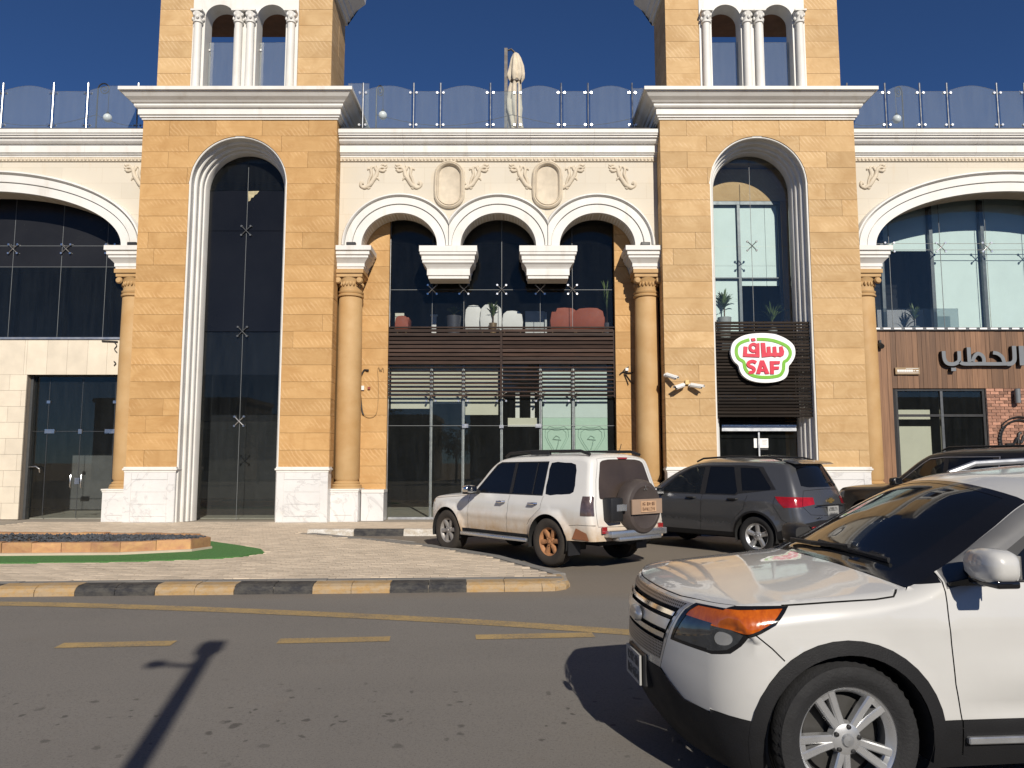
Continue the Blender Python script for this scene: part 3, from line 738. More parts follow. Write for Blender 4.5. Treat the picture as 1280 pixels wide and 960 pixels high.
# body of the building: slabs, roof, backs
mb = MB()
mb.box(-19.4, 18.65, 21.72, 30.2, 10.45, 11.09)
bp('roof_deck', mb, 'roof')
mb = MB(); mb.box(-19.4, 18.65, 30, 30.2, .1, 11.0); mb.box(-19.4, -19.2, 21.75, 30, .1, 11.0); mb.box(18.45, 18.65, 21.75, 30, .1, 11.0)
for x in (-10.5, -4.95, 4.03, 9.75): mb.box(x - .04, x + .04, 22.12, 30, .16, 10.44)
mb.box(-19.1, -10.6, 25.5, 25.7, .2, 10.4)
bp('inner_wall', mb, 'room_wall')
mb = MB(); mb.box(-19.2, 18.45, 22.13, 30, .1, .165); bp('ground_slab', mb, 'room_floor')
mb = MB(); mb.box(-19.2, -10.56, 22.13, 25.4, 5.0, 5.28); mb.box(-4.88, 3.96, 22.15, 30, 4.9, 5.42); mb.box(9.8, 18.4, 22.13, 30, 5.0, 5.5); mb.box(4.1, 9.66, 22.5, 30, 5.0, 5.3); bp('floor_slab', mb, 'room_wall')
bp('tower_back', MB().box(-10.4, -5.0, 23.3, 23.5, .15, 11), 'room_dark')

# ---- glazing: panes with thin silicone joints and spider fittings
def spider(mb, x, y, z, s=.13):
    for dx in (-1, 1):
        for dz in (-1, 1):
            mb.tube([(x, y - .05, z), (x + dx * s, y - .035, z + dz * s)], .013, 6)
            mb.lathe([(.001, -.055), (.03, -.055), (.03, -.012), (.001, -.012)], (x + dx * s, y, z + dz * s), 10, 'y')
def glazing(xs, zs, y, gm, name='glazing', joint='alu', fit=(), skip=(), special={}):
    mb = MB()
    for x in xs[1:-1]: mb.box(x - .006, x + .006, y + .002, y + .014, zs[0], zs[-1])
    for z in zs[1:-1]: mb.box(xs[0], xs[-1], y + .0035, y + .0125, z - .006, z + .006)
    gl = bp(name, mb, joint)
    for i in range(len(xs) - 1):
        for j in range(len(zs) - 1):
            if (i, j) in skip: continue
            bp('pane', MB().box(xs[i] + .009, xs[i + 1] - .009, y, y + .012, zs[j] + .008, zs[j + 1] - .008), special.get((i, j), gm[j] if isinstance(gm, (list, tuple)) else gm), gl)
    for x, z in fit:
        mb = MB(); spider(mb, x, y, z); bp('spider_fitting', mb, 'steel', gl, smooth=40)
    return gl
M('silicone', (.16, .17, .175), .5)
# central bay
CXS = [-3.53, -2.32, -1.40, -.30, .82, 1.76, 2.95]
gc = glazing(CXS, [5.5, 6.74, 8.85], 21.98, 'glass_upper', joint='silicone', fit=[(x, 6.74) for x in CXS[1:-1]])
gd = glazing(CXS, [.17, 2.78, 5.48], 21.98, 'glass_low', joint='silicone', fit=[(x, 3.62) for x in CXS[1:-1]])
mb = MB()
for x in (CXS[0] - .05, CXS[-1] + .05): mb.box(x - .04, x + .04, 21.93, 22.06, .17, 8.85)
mb.box(-3.5, 2.9, 21.94, 22.05, .135, .2)
bp('frame', mb, 'alu', gd)
mb = MB()
for x in CXS[1:-1]: mb.box(x - .035, x + .035, 22.02, 22.12, .2, 4.89)
bp('mullion', mb, 'alu', gd)
for x in (-1.34, .76): bp('patch_fitting', MB().box(x - .09, x + .09, 21.95, 22.01, 2.72, 2.83), 'steel', gd)
bp('patch_fitting', MB().box(-.36, -.24, 21.95, 22.01, 2.71, 2.80), 'steel', gd)
# left tower: black filmed panes above, clear panes with the hall behind below
def tower_glass(cx, ztops, gms, fit):
    mb = MB(); a_ = 1.095
    ps = bp('glazing', MB().box(cx - .006, cx + .006, 21.507, 21.517, ZB, 10.25), 'silicone')
    for j in range(len(ztops) - 1):
        for sg in (-1, 1):
            z0, z1 = ztops[j] + .007, ztops[j + 1] - .007
            if j < len(ztops) - 2: poly = [(cx + sg * .007, z0), (cx + sg * a_, z0), (cx + sg * a_, z1), (cx + sg * .007, z1)]
            else: poly = [(cx + sg * .007, z0), (cx + sg * a_, z0), (cx + sg * a_, max(z0 + .01, ZS))] + [(cx + sg * max(.007, a_ * math.cos(t)), ZS + a_ * math.sin(t)) for t in np.linspace(.05, math.pi / 2, 14)]
            bp('pane', MB().prism(poly, 21.50, 21.512), gms[j], ps)
    for x, z in fit:
        mb = MB(); spider(mb, x, 21.5, z); bp('spider_fitting', mb, 'steel' if z < 4 else 'alu_dark', ps, smooth=40)
    return ps
tower_glass(CX['L'], [ZB + .03, 2.88, 5.42, 8.35, 9.55, 10.9], ['glass_low', 'glass_dark', 'dark_film', 'dark_film', 'glass_dark'], [(CX['L'], 2.88), (CX['L'], 5.42), (CX['L'], 8.35)])
bp('film_panel', MB().box(CX['L'] - 1.09, CX['L'] + 1.09, 21.56, 21.58, 4.2, 9.5), 'dark_film_soft')
tower_glass(CX['R'], [ZB + .03, 2.4, 5.42, 7.9, 10.9], ['glass_low', 'glass_low', 'glass_clear', 'glass_clear'], [(CX['R'], 7.9)])
# right tower upper window: blinds behind an inner aluminium frame
cx = CX['R']
mb = MB()
for x in (cx - 1.3, cx - .18, cx + 1.02): mb.box(x - .04, x + .04, 22.06, 22.14, 5.5, 9.35)
mb.box(cx - 1.34, cx + 1.06, 22.05, 22.15, 9.32, 9.42); mb.box(cx - 1.34, cx + 1.06, 22.065, 22.135, 7.1, 7.13)
bp('inner_frame', mb, 'alu_dark')
for x0, x1, z0 in ((cx - 1.26, cx - .22, 5.5), (cx - .14, cx + .62, 6.9), (cx + .63, cx + .98, 6.9)):
    bp('blind', MB().box(x0, x1, 22.17, 22.18, z0, 9.33), 'blind')
bp('inner_lintel', MB().box(cx - 1.6, cx + 1.6, 22.05, 22.3, 9.43, 10.4), 'gold_pale')
mb = MB(); mb.box(cx + 1.06, cx + 1.6, 22.0, 22.3, .2, 9.42); bp('inner_jamb', mb, 'gold_core')
# left bay: clear and filmed glazing, stone lintel, glass entrance
LX = [-18.7, -17.3, -15.9, -14.6, -13.18, -11.86, -11.13]
glazing(LX, [5.32, 7.42, 8.05, 9.5], 21.98, ['glass_dark', 'dark_film_soft', 'dark_film_soft'], joint='silicone', fit=[(x, 7.95) for x in (-14.6, -13.05, -11.75)])
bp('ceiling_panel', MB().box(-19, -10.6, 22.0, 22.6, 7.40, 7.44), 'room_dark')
mb = MB()
for x in (-14.45, -13.05, -11.7): mb.box(x - .01, x + .01, 22.0, 22.25, 5.3, 7.4)
bp('glass_fin', mb, 'glass_dark')
lt = bp('lintel', MB().box(-19.3, -11.14, 21.75, 22.12, 4.25, 5.22), 'mortar')
xs_ = [-19.3] + list(np.arange(-18.6, -13.9, .94)) + [-13.83, -13.25, -12.68, -12.1, -11.55, -11.145]
for a_, b_ in zip(xs_, xs_[1:]): bp('stone_panel', MB().box(a_ + .003, b_ - .003, 21.70, 21.752, 4.22, 5.225), 'cream_panel', lt)
bp('sill', MB().box(-19.3, -11.13, 21.66, 22.1, 5.23, 5.29), 'alu', lt)
wp = bp('stone_pier', MB().box(-19.3, -13.8, 21.75, 22.12, ZB, 4.22), 'mortar')
for k in range(9):
    za, zb = .15 + k * .452, .15 + (k + 1) * .452
    for a_, b_ in ((-19.3, -18.0), (-18.0, -16.7), (-16.7, -15.3), (-15.3, -14.1 + .35 * (k % 2) - .175), (-14.1 + .35 * (k % 2) - .175, -13.79)):
        bp('stone_panel', MB().box(a_ + .003, b_ - .003, 21.70, 21.752, za + .003, zb - .003), 'cream_panel', wp)
DX = [-13.72, -13.3, -12.35, -11.4, -11.14]
gl = glazing(DX, [.17, 2.62, 4.2], 22.0, 'glass_low', joint='alu_dark')
mb = MB(); mb.box(-13.79, -13.72, 21.9, 22.08, ZB, 4.22); mb.box(-13.72, -11.14, 21.95, 22.06, 4.2, 4.25)
bp('frame', mb, 'alu_dark', gl)
for x in (-13.22, -11.5): bp('patch_fitting', MB().box(x - .14, x + .14, 21.97, 22.04, 2.56, 2.68), 'steel', gl)
bp('patch_fitting', MB().box(-12.4, -12.3, 21.97, 22.04, 2.55, 2.68), 'steel', gl)
for x in (-13.30, -11.40): bp('patch_fitting', MB().box(x - .05, x + .05, 21.97, 22.04, 3.42, 3.5), 'steel', gl)
for x in (-12.5, -12.2):
    mb = MB().tube([(x, 21.93, 1.02), (x, 21.9, 1.06), (x, 21.9, 1.36), (x, 21.93, 1.40)], .022, 8)
    bp('door_handle', mb, 'steel', gl, smooth=40)
bp('door_lock', MB().box(-12.42, -12.28, 21.96, 22.03, 1.12, 1.3), 'steel', gl)
mb = MB().tube([(-13.72, 21.93, 1.6), (-13.5, 21.9, 1.62), (-13.4, 21.9, 1.55), (-13.4, 21.93, 1.45)], .02, 8); bp('door_handle', mb, 'steel', gl, smooth=40)
# right bay: glazing over a timber and brick shopfront
RX = [10.35, 11.05, 12.55, 13.9, 15.3, 16.7, 18.0]
gr = glazing(RX, [5.56, 7.93, 8.12, 9.5], 21.98, 'glass_clear', joint='silicone', fit=[(x, 8.0) for x in RX[1:-1]])
mb = MB()
for x in (10.95, 12.42, 13.95, 15.4, 16.8): mb.box(x - .05, x + .05, 22.2, 22.34, 5.52, 9.5)
bp('mullion', mb, 'alu_dark', gr)
for x0, x1, z0 in ((10.3, 10.9, 8.0), (11.0, 12.37, 8.0), (12.47, 13.9, 5.55), (14.0, 15.35, 5.55), (15.45, 16.75, 5.55), (16.85, 18.2, 5.55)):
    bp('blind', MB().box(x0, x1, 22.36, 22.37, z0, 9.6), 'blind')
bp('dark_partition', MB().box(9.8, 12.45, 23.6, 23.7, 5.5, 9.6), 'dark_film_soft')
shop_back = bp('shop_backing', MB().prism([(10.02, ZB), (10.70, ZB), (10.70, 3.78), (13.2, 3.78), (13.2, ZB), (18.6, ZB), (18.6, 5.42), (10.02, 5.42)], 21.345, 21.6), 'room_dark')
def mk_wood():
    b = NB('shop_wood'); co = b.pos(); oi = b.n('ShaderNodeObjectInfo')
    off = b.n('ShaderNodeCombineXYZ'); b.l(b.math('MULTIPLY', oi.outputs['Random'], 60), off.inputs[2])
    va = b.n('ShaderNodeVectorMath', operation='ADD'); b.l(co, va.inputs[0]); b.l(off.outputs[0], va.inputs[1])
    g_ = b.noise(b.mapping(va.outputs[0], sc=(22, 22, .9)), 1.0, 5, .6, .6)
    c = b.mix(b.ramp(g_, .3, .72), (.225, .12, .062), (.12, .06, .032))
    r = b.ramp(oi.outputs['Random'], 0, 1, .66, 1.28)
    v = b.n('ShaderNodeVectorMath', operation='SCALE'); b.l(c, v.inputs[0]); b.l(r, v.inputs['Scale'])
    b.bsdf(v.outputs[0], .55, 0, b.bump(g_, .3, .004), .4); MATS['shop_wood'] = b.m
mk_wood()
x = 10.03; 
while x < 18.5:
    w_ = .148 * random.choice((.8, 1, 1, 1.1))
    z0 = ZB
    if 10.68 < x + w_ / 2 < 13.19: z0 = 3.79
    if x + w_ / 2 >= 13.19: z0 = 3.79
    bp('plank', MB().box(x + .003, x + w_ - .003, 21.305 + random.uniform(-.005, .005), 21.344, z0, 5.42), 'shop_wood', shop_back)
    x += w_
mb = MB().box(10.0, 18.6, 21.24, 21.6, 5.422, 5.50); lb = bp('light_channel', mb, 'alu_dark', shop_back)
for k in range(28):
    x = 10.1 + k * .3; bp('light_strip', MB().box(x, x + .2, 21.225, 21.241, 5.44, 5.485), 'print_white', lb)
M('brick', (.36, .185, .125), .85, var=.35, vs=9, rand=.4, bump=.5, bs=50)
M('brick_wall', (.46, .38, .32), .9, vs=6)
bw = bp('brick_panel', MB().box(13.2, 18.6, 21.31, 21.344, ZB, 3.78), 'brick_wall', None)
for r_ in range(26):
    z = 3.70 - r_ * .085
    x = 13.2 - (r_ % 2) * .12
    while x < 15.3:
        x0, x1 = max(x, 13.203), x + .232
        if x1 - x0 > .04: bp('brick', MB().box(x0 + .004, x1 - .004, 21.288 + random.uniform(-.005, .005), 21.312, z + .005, z + .08), 'brick', bw)
        x += .24
sw = bp('shop_window', MB().box(11.95, 12.02, 21.36, 21.46, .3, 3.78), 'alu_dark')
mb = MB(); mb.box(10.70, 13.2, 21.365, 21.455, 3.0, 3.07); mb.box(10.7, 13.2, 21.35, 21.5, 3.72, 3.785); mb.box(10.7, 10.76, 21.355, 21.5, .2, 3.72); mb.box(13.12, 13.2, 21.355, 21.5, .2, 3.72)
bp('window_frame', mb, 'black_metal', sw)
for x0, x1 in ((10.77, 11.94), (12.03, 13.11)):
    for z0, z1 in ((.3, 2.99), (3.08, 3.71)): bp('pane', MB().box(x0, x1, 21.40, 21.412, z0, z1), 'glass_low', sw)
bp('window_board', MB().box(10.8, 11.85, 21.75, 21.78, 1.0, 2.75), 'blind_cream', sw); bp('window_board', MB().box(10.8, 11.85, 21.75, 21.78, 2.95, 3.22), 'blind_cream', sw)
# ground floor shop of the central bay: blinds and mint posters behind the glass
for x0, x1, z0 in ((-3.5, -2.36, 3.28), (-2.27, -1.45, 3.42), (-1.35, -.40, 3.1)): bp('blind', MB().box(x0, x1, 22.14, 22.15, z0, 4.88), 'blind_cream', gd)
for x0, x1 in ((.88, 1.70), (1.82, 2.75)):
    mp = bp('window_poster', MB().box(x0, x1, 22.14, 22.15, 1.2, 4.88), 'mint', gd)
    bp('poster_head', MB().box(x0, x1, 22.132, 22.139, 3.02, 4.8), 'blind', gd)
    cx = (x0 + x1) / 2; s_ = (x1 - x0) * .42
    D = [(-.95, .75), (-.6, 1.0), (-.2, .9), (.2, .9), (.6, 1.0), (.95, .75), (.98, .3), (.75, -.1), (.3, -.75), (0, -.95), (-.3, -.75), (-.75, -.1), (-.98, .3), (-.95, .75)]
    mb = MB()
    for k_ in (1, .8): mb.tube([(cx + x * s_ * k_, 22.132, 2.35 + z * .42 * k_) for x, z in D], .007, 5)
    mb.tube([(cx - .1, 22.132, 2.42), (cx - .02, 22.132, 2.5), (cx + .08, 22.132, 2.45), (cx + .03, 22.132, 2.28)], .014, 5)
    mb.tube([(cx - .12, 22.132, 2.4), (cx + .12, 22.132, 2.38)], .018, 5); mb.tube([(cx + .04, 22.132, 2.28), (cx - .02, 22.132, 2.1)], .014, 5)
    bp('poster_emblem', mb, 'mint_line', gd)

M('torn_paper', (.42, .36, .22), .8, var=.3, vs=12)
bp('torn_film', MB().prism([(-7.62, 9.52), (-7.30, 9.53), (-7.36, 9.44), (-7.42, 9.41), (-7.46, 9.34), (-7.52, 9.33), (-7.55, 9.24), (-7.60, 9.22)], 21.485, 21.49), 'torn_paper')

# ================================================================ THINGS ON AND IN THE BUILDING
def balustrade(label, posts, wide, screens, loc):
    t = thing('glass_balustrade', label, 'balustrade', loc, group='glass balustrades on the parapet')
    Y = 21.35
    for i, x in enumerate(posts):
        p = wpart(obj('post', MB().tube([(x, Y, 11.2), (x, Y, 12.72)], .027, 8).lathe([(.001, 0), (.05, 0), (.05, .02), (.028, .03)], (x, Y, 11.21), 10), 'steel_post', smooth=40), t)
        mb = MB()
        for z in (11.45, 12.42):
            for sg in (-1, 1): mb.tube([(x, Y - .01, z), (x + sg * .075, Y - .01, z)], .013, 6); mb.lathe([(.001, -.035), (.036, -.035), (.036, .03), (.001, .03)], (x + sg * .09, Y, z), 8, 'y')
        o = obj('clamp', mb, 'steel', p, smooth=40)
    for (x0, x1), wd in zip(zip(posts, posts[1:]), wide):
        a_, b_ = x0 + .06, x1 - .06
        if wd: top = [(a_ + (b_ - a_) * k / 14, 12.50 + .14 * math.sin(math.pi * k / 14)) for k in range(15)]
        else: top = [(a_, 12.47), (b_, 12.47)]
        wpart(obj('pane', MB().prism([(b_, 11.24), (a_, 11.24)][::-1] + top[::-1], Y - .006, Y + .006), 'glass_rail'), t)
    for x0, x1, z1, y in screens: wpart(obj('side_pane', MB().box(x0, x1, y, y + .012, 11.25, z1), 'glass_rail'), t)
balustrade('glass balustrade with arched panes above the three central arches', [-4.33, -2.86, -2.08, -.63, .16, 1.43, 2.21, 3.49], [1, 0, 1, 0, 1, 0, 1], [(-4.98, -4.34, 13.2, 22.3), (3.62, 4.2, 13.05, 22.3)], (-.4, 21.35, 11.2))
balustrade('glass balustrade on the roof left of the left tower', [-16.26, -14.80, -13.33, -12.33, -10.87], [1, 1, 0, 1], [], (-13.5, 21.35, 11.2))
balustrade('glass balustrade on the roof right of the right tower', [9.75, 10.85, 11.86, 12.65, 14.1, 14.9, 16.36], [0, 1, 0, 1, 0, 1], [(9.5, 9.95, 13.15, 22.3)], (13, 21.35, 11.2))
def crook(x, y, ztop, zball, dx, label):
    t = thing('crook_lamp', label, 'lamp', (x, y, 11.09), group='crook lamps on the roof terrace')
    zt = ztop - 11.09; r = .17
    pts = [(0, 0, 0), (0, 0, zt - r)] + [(dx * (r - r * math.cos(a_)), 0, zt - r + r * math.sin(a_)) for a_ in np.linspace(.2, math.pi, 9)]
    n = 26; sp = []
    for i in range(n):
        a_ = math.pi + 9.2 * i / n; rr = .15 * (1 - i / n * .8); sp.append((dx * (2 * r - .15 - rr * math.cos(a_) * -1 * -1 + 0) if False else dx * (2 * r - .15 + .15 * 0 + rr * -math.cos(a_)), 0, zt - r - .02 + rr * math.sin(a_ - math.pi) * -1))
    obj('pole', MB().tube(pts, .022, 7).lathe([(.06, 0), (.06, .05), (.03, .3), (.04, .32), (.04, .5), (.022, .55)], (0, 0, 0), 10), 'black_metal', t, smooth=50)
    obj('scroll', MB().tube(sp, .016, 6), 'black_metal', t, smooth=50)
    zb = zball - 11.09; bx = dx * 2 * r
    obj('hanger', MB().tube([(bx, 0, zt - r), (bx, 0, zb + .15)], .01, 6).lathe([(.001, zb + .2), (.03, zb + .19), (.06, zb + .12), (.001, zb + .1)], (bx, 0, 0), 10), 'black_metal', t, smooth=40)
    obj('globe', MB().lathe([(.001, -.13)] + [(.13 * math.cos(a_), .13 * math.sin(a_)) for a_ in np.linspace(-1.4, 1.4, 10)] + [(.001, .13)], (bx, 0, zb), 16), 'lampball', t, smooth=60)
crook(-12.69, 22.5, 13.3, 12.2, 1, 'curled black lamp with white globe, on the roof at far left')
crook(-4.15, 22.5, 13.23, 12.28, .6, 'curled black lamp with white globe, on the roof beside the left tower')
crook(11.95, 22.5, 13.2, 12.16, -.6, 'curled black lamp with white globe, on the roof beyond the right tower')
cb = MB()
for xs_ in ((-16.5, -12.69), (-12.69, -10.4), (-4.15, .0), (.0, 4.1), (9.7, 11.95)):
    cb.tube([(xs_[0] + (xs_[1] - xs_[0]) * k / 10, 22.5, 12.3 - .35 * math.sin(math.pi * k / 10)) for k in range(11)], .009, 5)
tag(obj('string_cable', cb, 'black_metal'), 'thin dark cable sagging between the lamps along the roof', 'cable')
# folded parasol
um = thing('parasol', 'folded beige parasol on a dark pole on the roof terrace', 'umbrella', (.08, 23, 11.09))
obj('mast', MB().box(-.32, -.22, -.05, .05, 0, 3.62), 'pole_dark', um); obj('base', MB().box(-.55, .55, -.4, .4, 0, .08), 'coping', um)
pr = [(.001, 3.5), (.07, 3.45), (.13, 3.3), (.19, 3.05), (.22, 2.8), (.24, 2.66), (.15, 2.5), (.18, 2.3), (.22, 1.9), (.24, 1.6), (.2, 1.35), (.19, 1.1), (.21, .9), (.13, .82), (.001, .8)]
mb = MB(); n = 28
for k in range(n):
    t_ = 2 * math.pi * k / n
    for r, z in pr:
        q = r * (1 + .22 * math.sin(6 * t_ + z * 2.5) + .08 * math.sin(11 * t_ + z * 5)); mb.v.append((q * math.cos(t_) + .04 * math.sin(z * 2.6) + .02, q * math.sin(t_), z))
m = len(pr)
for k in range(n):
    for i in range(m - 1): mb.f.append((k * m + i, k * m + i + 1, ((k + 1) % n) * m + i + 1, ((k + 1) % n) * m + i))
obj('canopy', mb, 'canvas', um, smooth=70)
obj('tie', MB().lathe([(.17, 2.47), (.185, 2.5), (.185, 2.55), (.17, 2.58)], (.03, 0, 0), 16), 'pole_dark', um)
obj('arm', MB().tube([(-.27, 0, 3.55), (-.1, 0, 3.6), (.03, 0, 3.47)], .03, 7), 'pole_dark', um)
# ---- timber louvre screen over the shop, and the one of the tower
lv = thing('louvre_screen', 'wide dark brown slatted timber screen below the upper windows of the central bay', 'louvre', (-.3, 21.86, 3.6), group='slatted screens')
mb = MB().box(-3.28, -3.22, .0, .06, 0, 1.95)
for x in (-3.29, -.01, 3.24): obj('batten', MB().box(x - .03, x + .03, -.02, .05, -.02, 1.93), 'dark_slat', lv)
me_s = None
for k in range(17):
    z = .03 + k * .116; hh = .05 if k < 8 else .082
    for x0, x1 in ((-3.26, -.045), (.025, 3.21)):
        if me_s is None or True:
            mb = MB(); L = x1 - x0
            dp = .03 if k >= 8 else -.005; hh = hh if k >= 8 else .036
            mb.add([(0, -.045, -.02), (L, -.045, -.02), (L, dp, .0), (0, dp, .0), (0, -.05, hh - .02), (L, -.05, hh - .02), (L, dp - .005, hh - .012), (0, dp - .005, hh - .012)],
                   [(0, 3, 2, 1), (4, 5, 6, 7), (0, 1, 5, 4), (1, 2, 6, 5), (2, 3, 7, 6), (3, 0, 4, 7)])
        o = obj('slat', mb, 'dark_slat', lv, loc=(x0, random.uniform(-.006, .006), z)); o.rotation_euler = (random.uniform(-.12, .12), 0, random.uniform(-.0015, .0015))
obj('top_rail', MB().box(-3.3, 3.27, -.06, .05, 1.985, 2.02), 'dark_slat', lv)
lt_ = thing('louvre_screen', 'dark slatted screen in the right tower opening behind the round sign', 'louvre', (6.82, 20.86, 2.95), group='slatted screens')
me_s = bpy.data.meshes.new('slat'); mb = MB().box(-1.385, 1.385, 0, .05, 0, .058); me_s.from_pydata(mb.v, [], mb.f); me_s.materials.append(MATS['dark_slat_tower'])
for k in range(30):
    o = obj('slat', me_s, None, lt_, loc=(random.uniform(-.01, .01), random.uniform(-.004, .004), .02 + k * .0885)); o.rotation_euler = (random.uniform(-.2, .2), 0, 0)
for x in (-1.2, -.1, 1.0): obj('batten', MB().box(x - .02, x + .02, .056, .09, 0, 2.65), 'dark_slat_tower', lt_)
me_t = bpy.data.meshes.new('slat'); mb = MB().box(-1.07, 1.07, 0, .03, 0, .05); me_t.from_pydata(mb.v, [], mb.f); me_t.materials.append(MATS['dark_slat_tower'])
ds = thing('door_shutter', 'short dark shutter with steel rail above the tower entrance', 'shutter', (6.87, 21.40, 2.6))
for k in range(8): obj('slat', me_t, None, ds, loc=(0, 0, .2 + k * .09))
obj('rail', MB().box(-1.04, 1.03, -.06, .04, .0, .14), 'alu', ds); obj('rail_head', MB().box(-1.04, 1.03, -.07, .04, .142, .17), 'steel', ds)
obj('door_stile', MB().box(-.02, .02, .0, .04, -2.4, -.01), 'alu', ds)
# ---- signs
M('sign_white', (.82, .82, .80), .35, var=.02); M('sign_green', (.16, .42, .02), .35, var=.05); M('sign_red', (.58, .022, .05), .35, var=.08)
M('letter_grey', (.15, .162, .175), .45, var=.08); M('letter_black', (.01, .01, .01), .5)
def catmull(pts, closed=False, k=5):
    P_ = [Vector(p) for p in pts]; n = len(P_); out = []
    rng_ = range(n if closed else n - 1)
    for i in rng_:
        p0, p1, p2, p3 = (P_[(i + d) % n] for d in (-1, 0, 1, 2)) if closed else (P_[max(i - 1, 0)], P_[i], P_[i + 1], P_[min(i + 2, n - 1)])
        for j in range(k):
            t = j / k; out.append(.5 * (2 * p1 + (p2 - p0) * t + (2 * p0 - 5 * p1 + 4 * p2 - p3) * t * t + (-p0 + 3 * p1 - 3 * p2 + p3) * t ** 3))
    if not closed: out.append(P_[-1])
    return out
def stroke(mb, path, wd, y0, y1, closed=False):
    n = len(path); L = []; Rr = []
    for i in range(n):
        a_ = path[(i - 1) % n] if closed or i > 0 else path[i]; b_ = path[(i + 1) % n] if closed or i < n - 1 else path[i]
        d = (b_ - a_).normalized(); nn = Vector((-d.y, d.x)) * wd / 2
        L.append(path[i] + nn); Rr.append(path[i] - nn)
    m = n if closed else n - 1
    for i in range(m):
        j = (i + 1) % n; q = [L[i], L[j], Rr[j], Rr[i]]
        b = len(mb.v); mb.v += [(p.x, y0, p.y) for p in q] + [(p.x, y1, p.y) for p in q]
        mb.f += [(b, b + 1, b + 2, b + 3), (b, b + 4, b + 5, b + 1), (b + 2, b + 6, b + 7, b + 3)]
        if not closed and i == 0: mb.f.append((b + 3, b + 7, b + 4, b))
        if not closed and i == m - 1: mb.f.append((b + 1, b + 5, b + 6, b + 2))
def S1(x, y): return Vector(((x - 603) * .00194, -(y - 485) * .001965))
sg_ = thing('shop_sign', 'round edged white sign with green outline and red SAF lettering on the slats', 'sign', (6.83, 20.72, 4.56))
OUT = [(150, 400), (168, 305), (215, 240), (310, 182), (430, 150), (600, 138), (760, 150), (880, 190), (980, 250), (1040, 320), (1055, 410), (1035, 490), (990, 560), (955, 605), (948, 680), (915, 750), (850, 795), (740, 822), (620, 830), (500, 820), (390, 788), (310, 730), (270, 660), (252, 590), (200, 540), (165, 480)]
obj('panel', MB().prism([tuple(p) for p in catmull([S1(*p) for p in OUT], True, 4)], -.03, .10), 'sign_white', sg_)
MID = [(520, 225), (640, 228), (760, 246), (880, 290), (950, 335), (981, 395), (975, 455), (935, 515), (890, 545), (880, 635), (855, 695), (815, 730), (735, 748), (620, 756), (505, 746), (425, 720), (370, 675), (338, 615), (325, 540), (262, 500), (236, 455), (226, 400), (238, 330), (285, 278), (370, 243), (415, 232)]
mb = MB(); stroke(mb, catmull([S1(*p) for p in MID], False, 3), .086, -.045, -.028); obj('green_band', mb, 'sign_green', sg_)
def let(name, polys=(), strokes=(), holes=(), par=None, m='sign_red', f=S1, y0=-.06, y1=-.028, wsc=.00195):
    mb = MB()
    for i, p in enumerate(polys): mb.prism([tuple(f(*q)) for q in p], y0 + i * .0005, y1, [[tuple(f(*q)) for q in h] for h in (holes[i] if holes else ())])
    for i, (p, w_, cl) in enumerate(strokes): stroke(mb, catmull([f(*q) for q in p], cl, 4), w_ * wsc, y0 + .0007 * (i + 1), y1, cl)
    return obj(name, mb, m, par)
let('letter_s', strokes=[([(500, 553), (455, 533), (405, 543), (383, 572), (402, 600), (445, 618), (468, 645), (452, 678), (412, 690), (392, 680)], 46, 0)], par=sg_)
let('letter_a', [[(490, 706), (553, 520), (608, 520), (678, 706), (618, 711), (607, 676), (560, 676), (549, 711)]], holes=[[[(573, 637), (600, 637), (587, 594)]]], par=sg_)
let('letter_f', [[(690, 712), (690, 530), (832, 530), (826, 572), (742, 575), (742, 606), (818, 606), (812, 646), (742, 650), (742, 712)]], par=sg_)
let('letter_qaf', [[(315, 468), (330, 325), (385, 332), (374, 425), (492, 432), (496, 290), (552, 275), (549, 478)]], [([(470, 293), (512, 318), (512, 365), (470, 392), (426, 368), (424, 316)], 42, 1)], par=sg_)
let('letter_qaf_dot', [[(437, 215), (490, 208), (502, 245), (448, 255)]], par=sg_)
let('letter_seen', [[(572, 275), (632, 275), (640, 412), (655, 412), (655, 330), (705, 326), (708, 415), (735, 418), (738, 330), (785, 326), (790, 412), (815, 416), (832, 400), (828, 330), (872, 322), (896, 400), (885, 450), (845, 472), (800, 462), (770, 474), (725, 462), (690, 466), (580, 478)]], par=sg_)
def S2(x, y): return Vector(((x - 640) * .002042, -(y - 320) * .002095))
ar = thing('shop_sign', 'grey three dimensional Arabic lettering over the timber shopfront', 'sign', (12.92, 21.3, 4.68))
for nm, st_, pl in (('letter_ba', [([(195, 255), (198, 340), (215, 395), (255, 424), (320, 428), (375, 408), (403, 370), (406, 255)], 50, 0)], [[(285, 478), (350, 478), (350, 522), (285, 522)]]),
                    ('letter_tta', [([(408, 395), (450, 422), (560, 426), (640, 424), (760, 424)], 48, 0), ([(585, 395), (610, 330), (660, 288), (715, 312), (738, 360), (735, 410)], 48, 0)], [[(513, 205), (565, 205), (565, 400), (513, 400)]]),
                    ('letter_hha', [([(868, 275), (930, 288), (985, 330), (1005, 380), (1012, 425)], 48, 0), ([(735, 425), (900, 426), (1060, 424)], 46, 0)], []),
                    ('letter_lam', [([(1158, 185), (1158, 300), (1150, 380), (1110, 420), (1050, 425)], 56, 0)], []), ('letter_alif', [], [[(1222, 185), (1290, 185), (1290, 445), (1222, 445)]])):
    let(nm + '_face', pl, st_, [[] for _ in pl], ar, 'letter_grey', S2, -.135, -.118, .00207)
    let(nm + '_body', pl, [(p, w_ * .99, c_) for p, w_, c_ in st_], [[] for _ in pl], ar, 'letter_black', S2, -.1165, .0, .00207)
pt = thing('name_plate', 'small brass plate with white lettering on the timber planks', 'sign', (11.02, 21.29, 4.27))
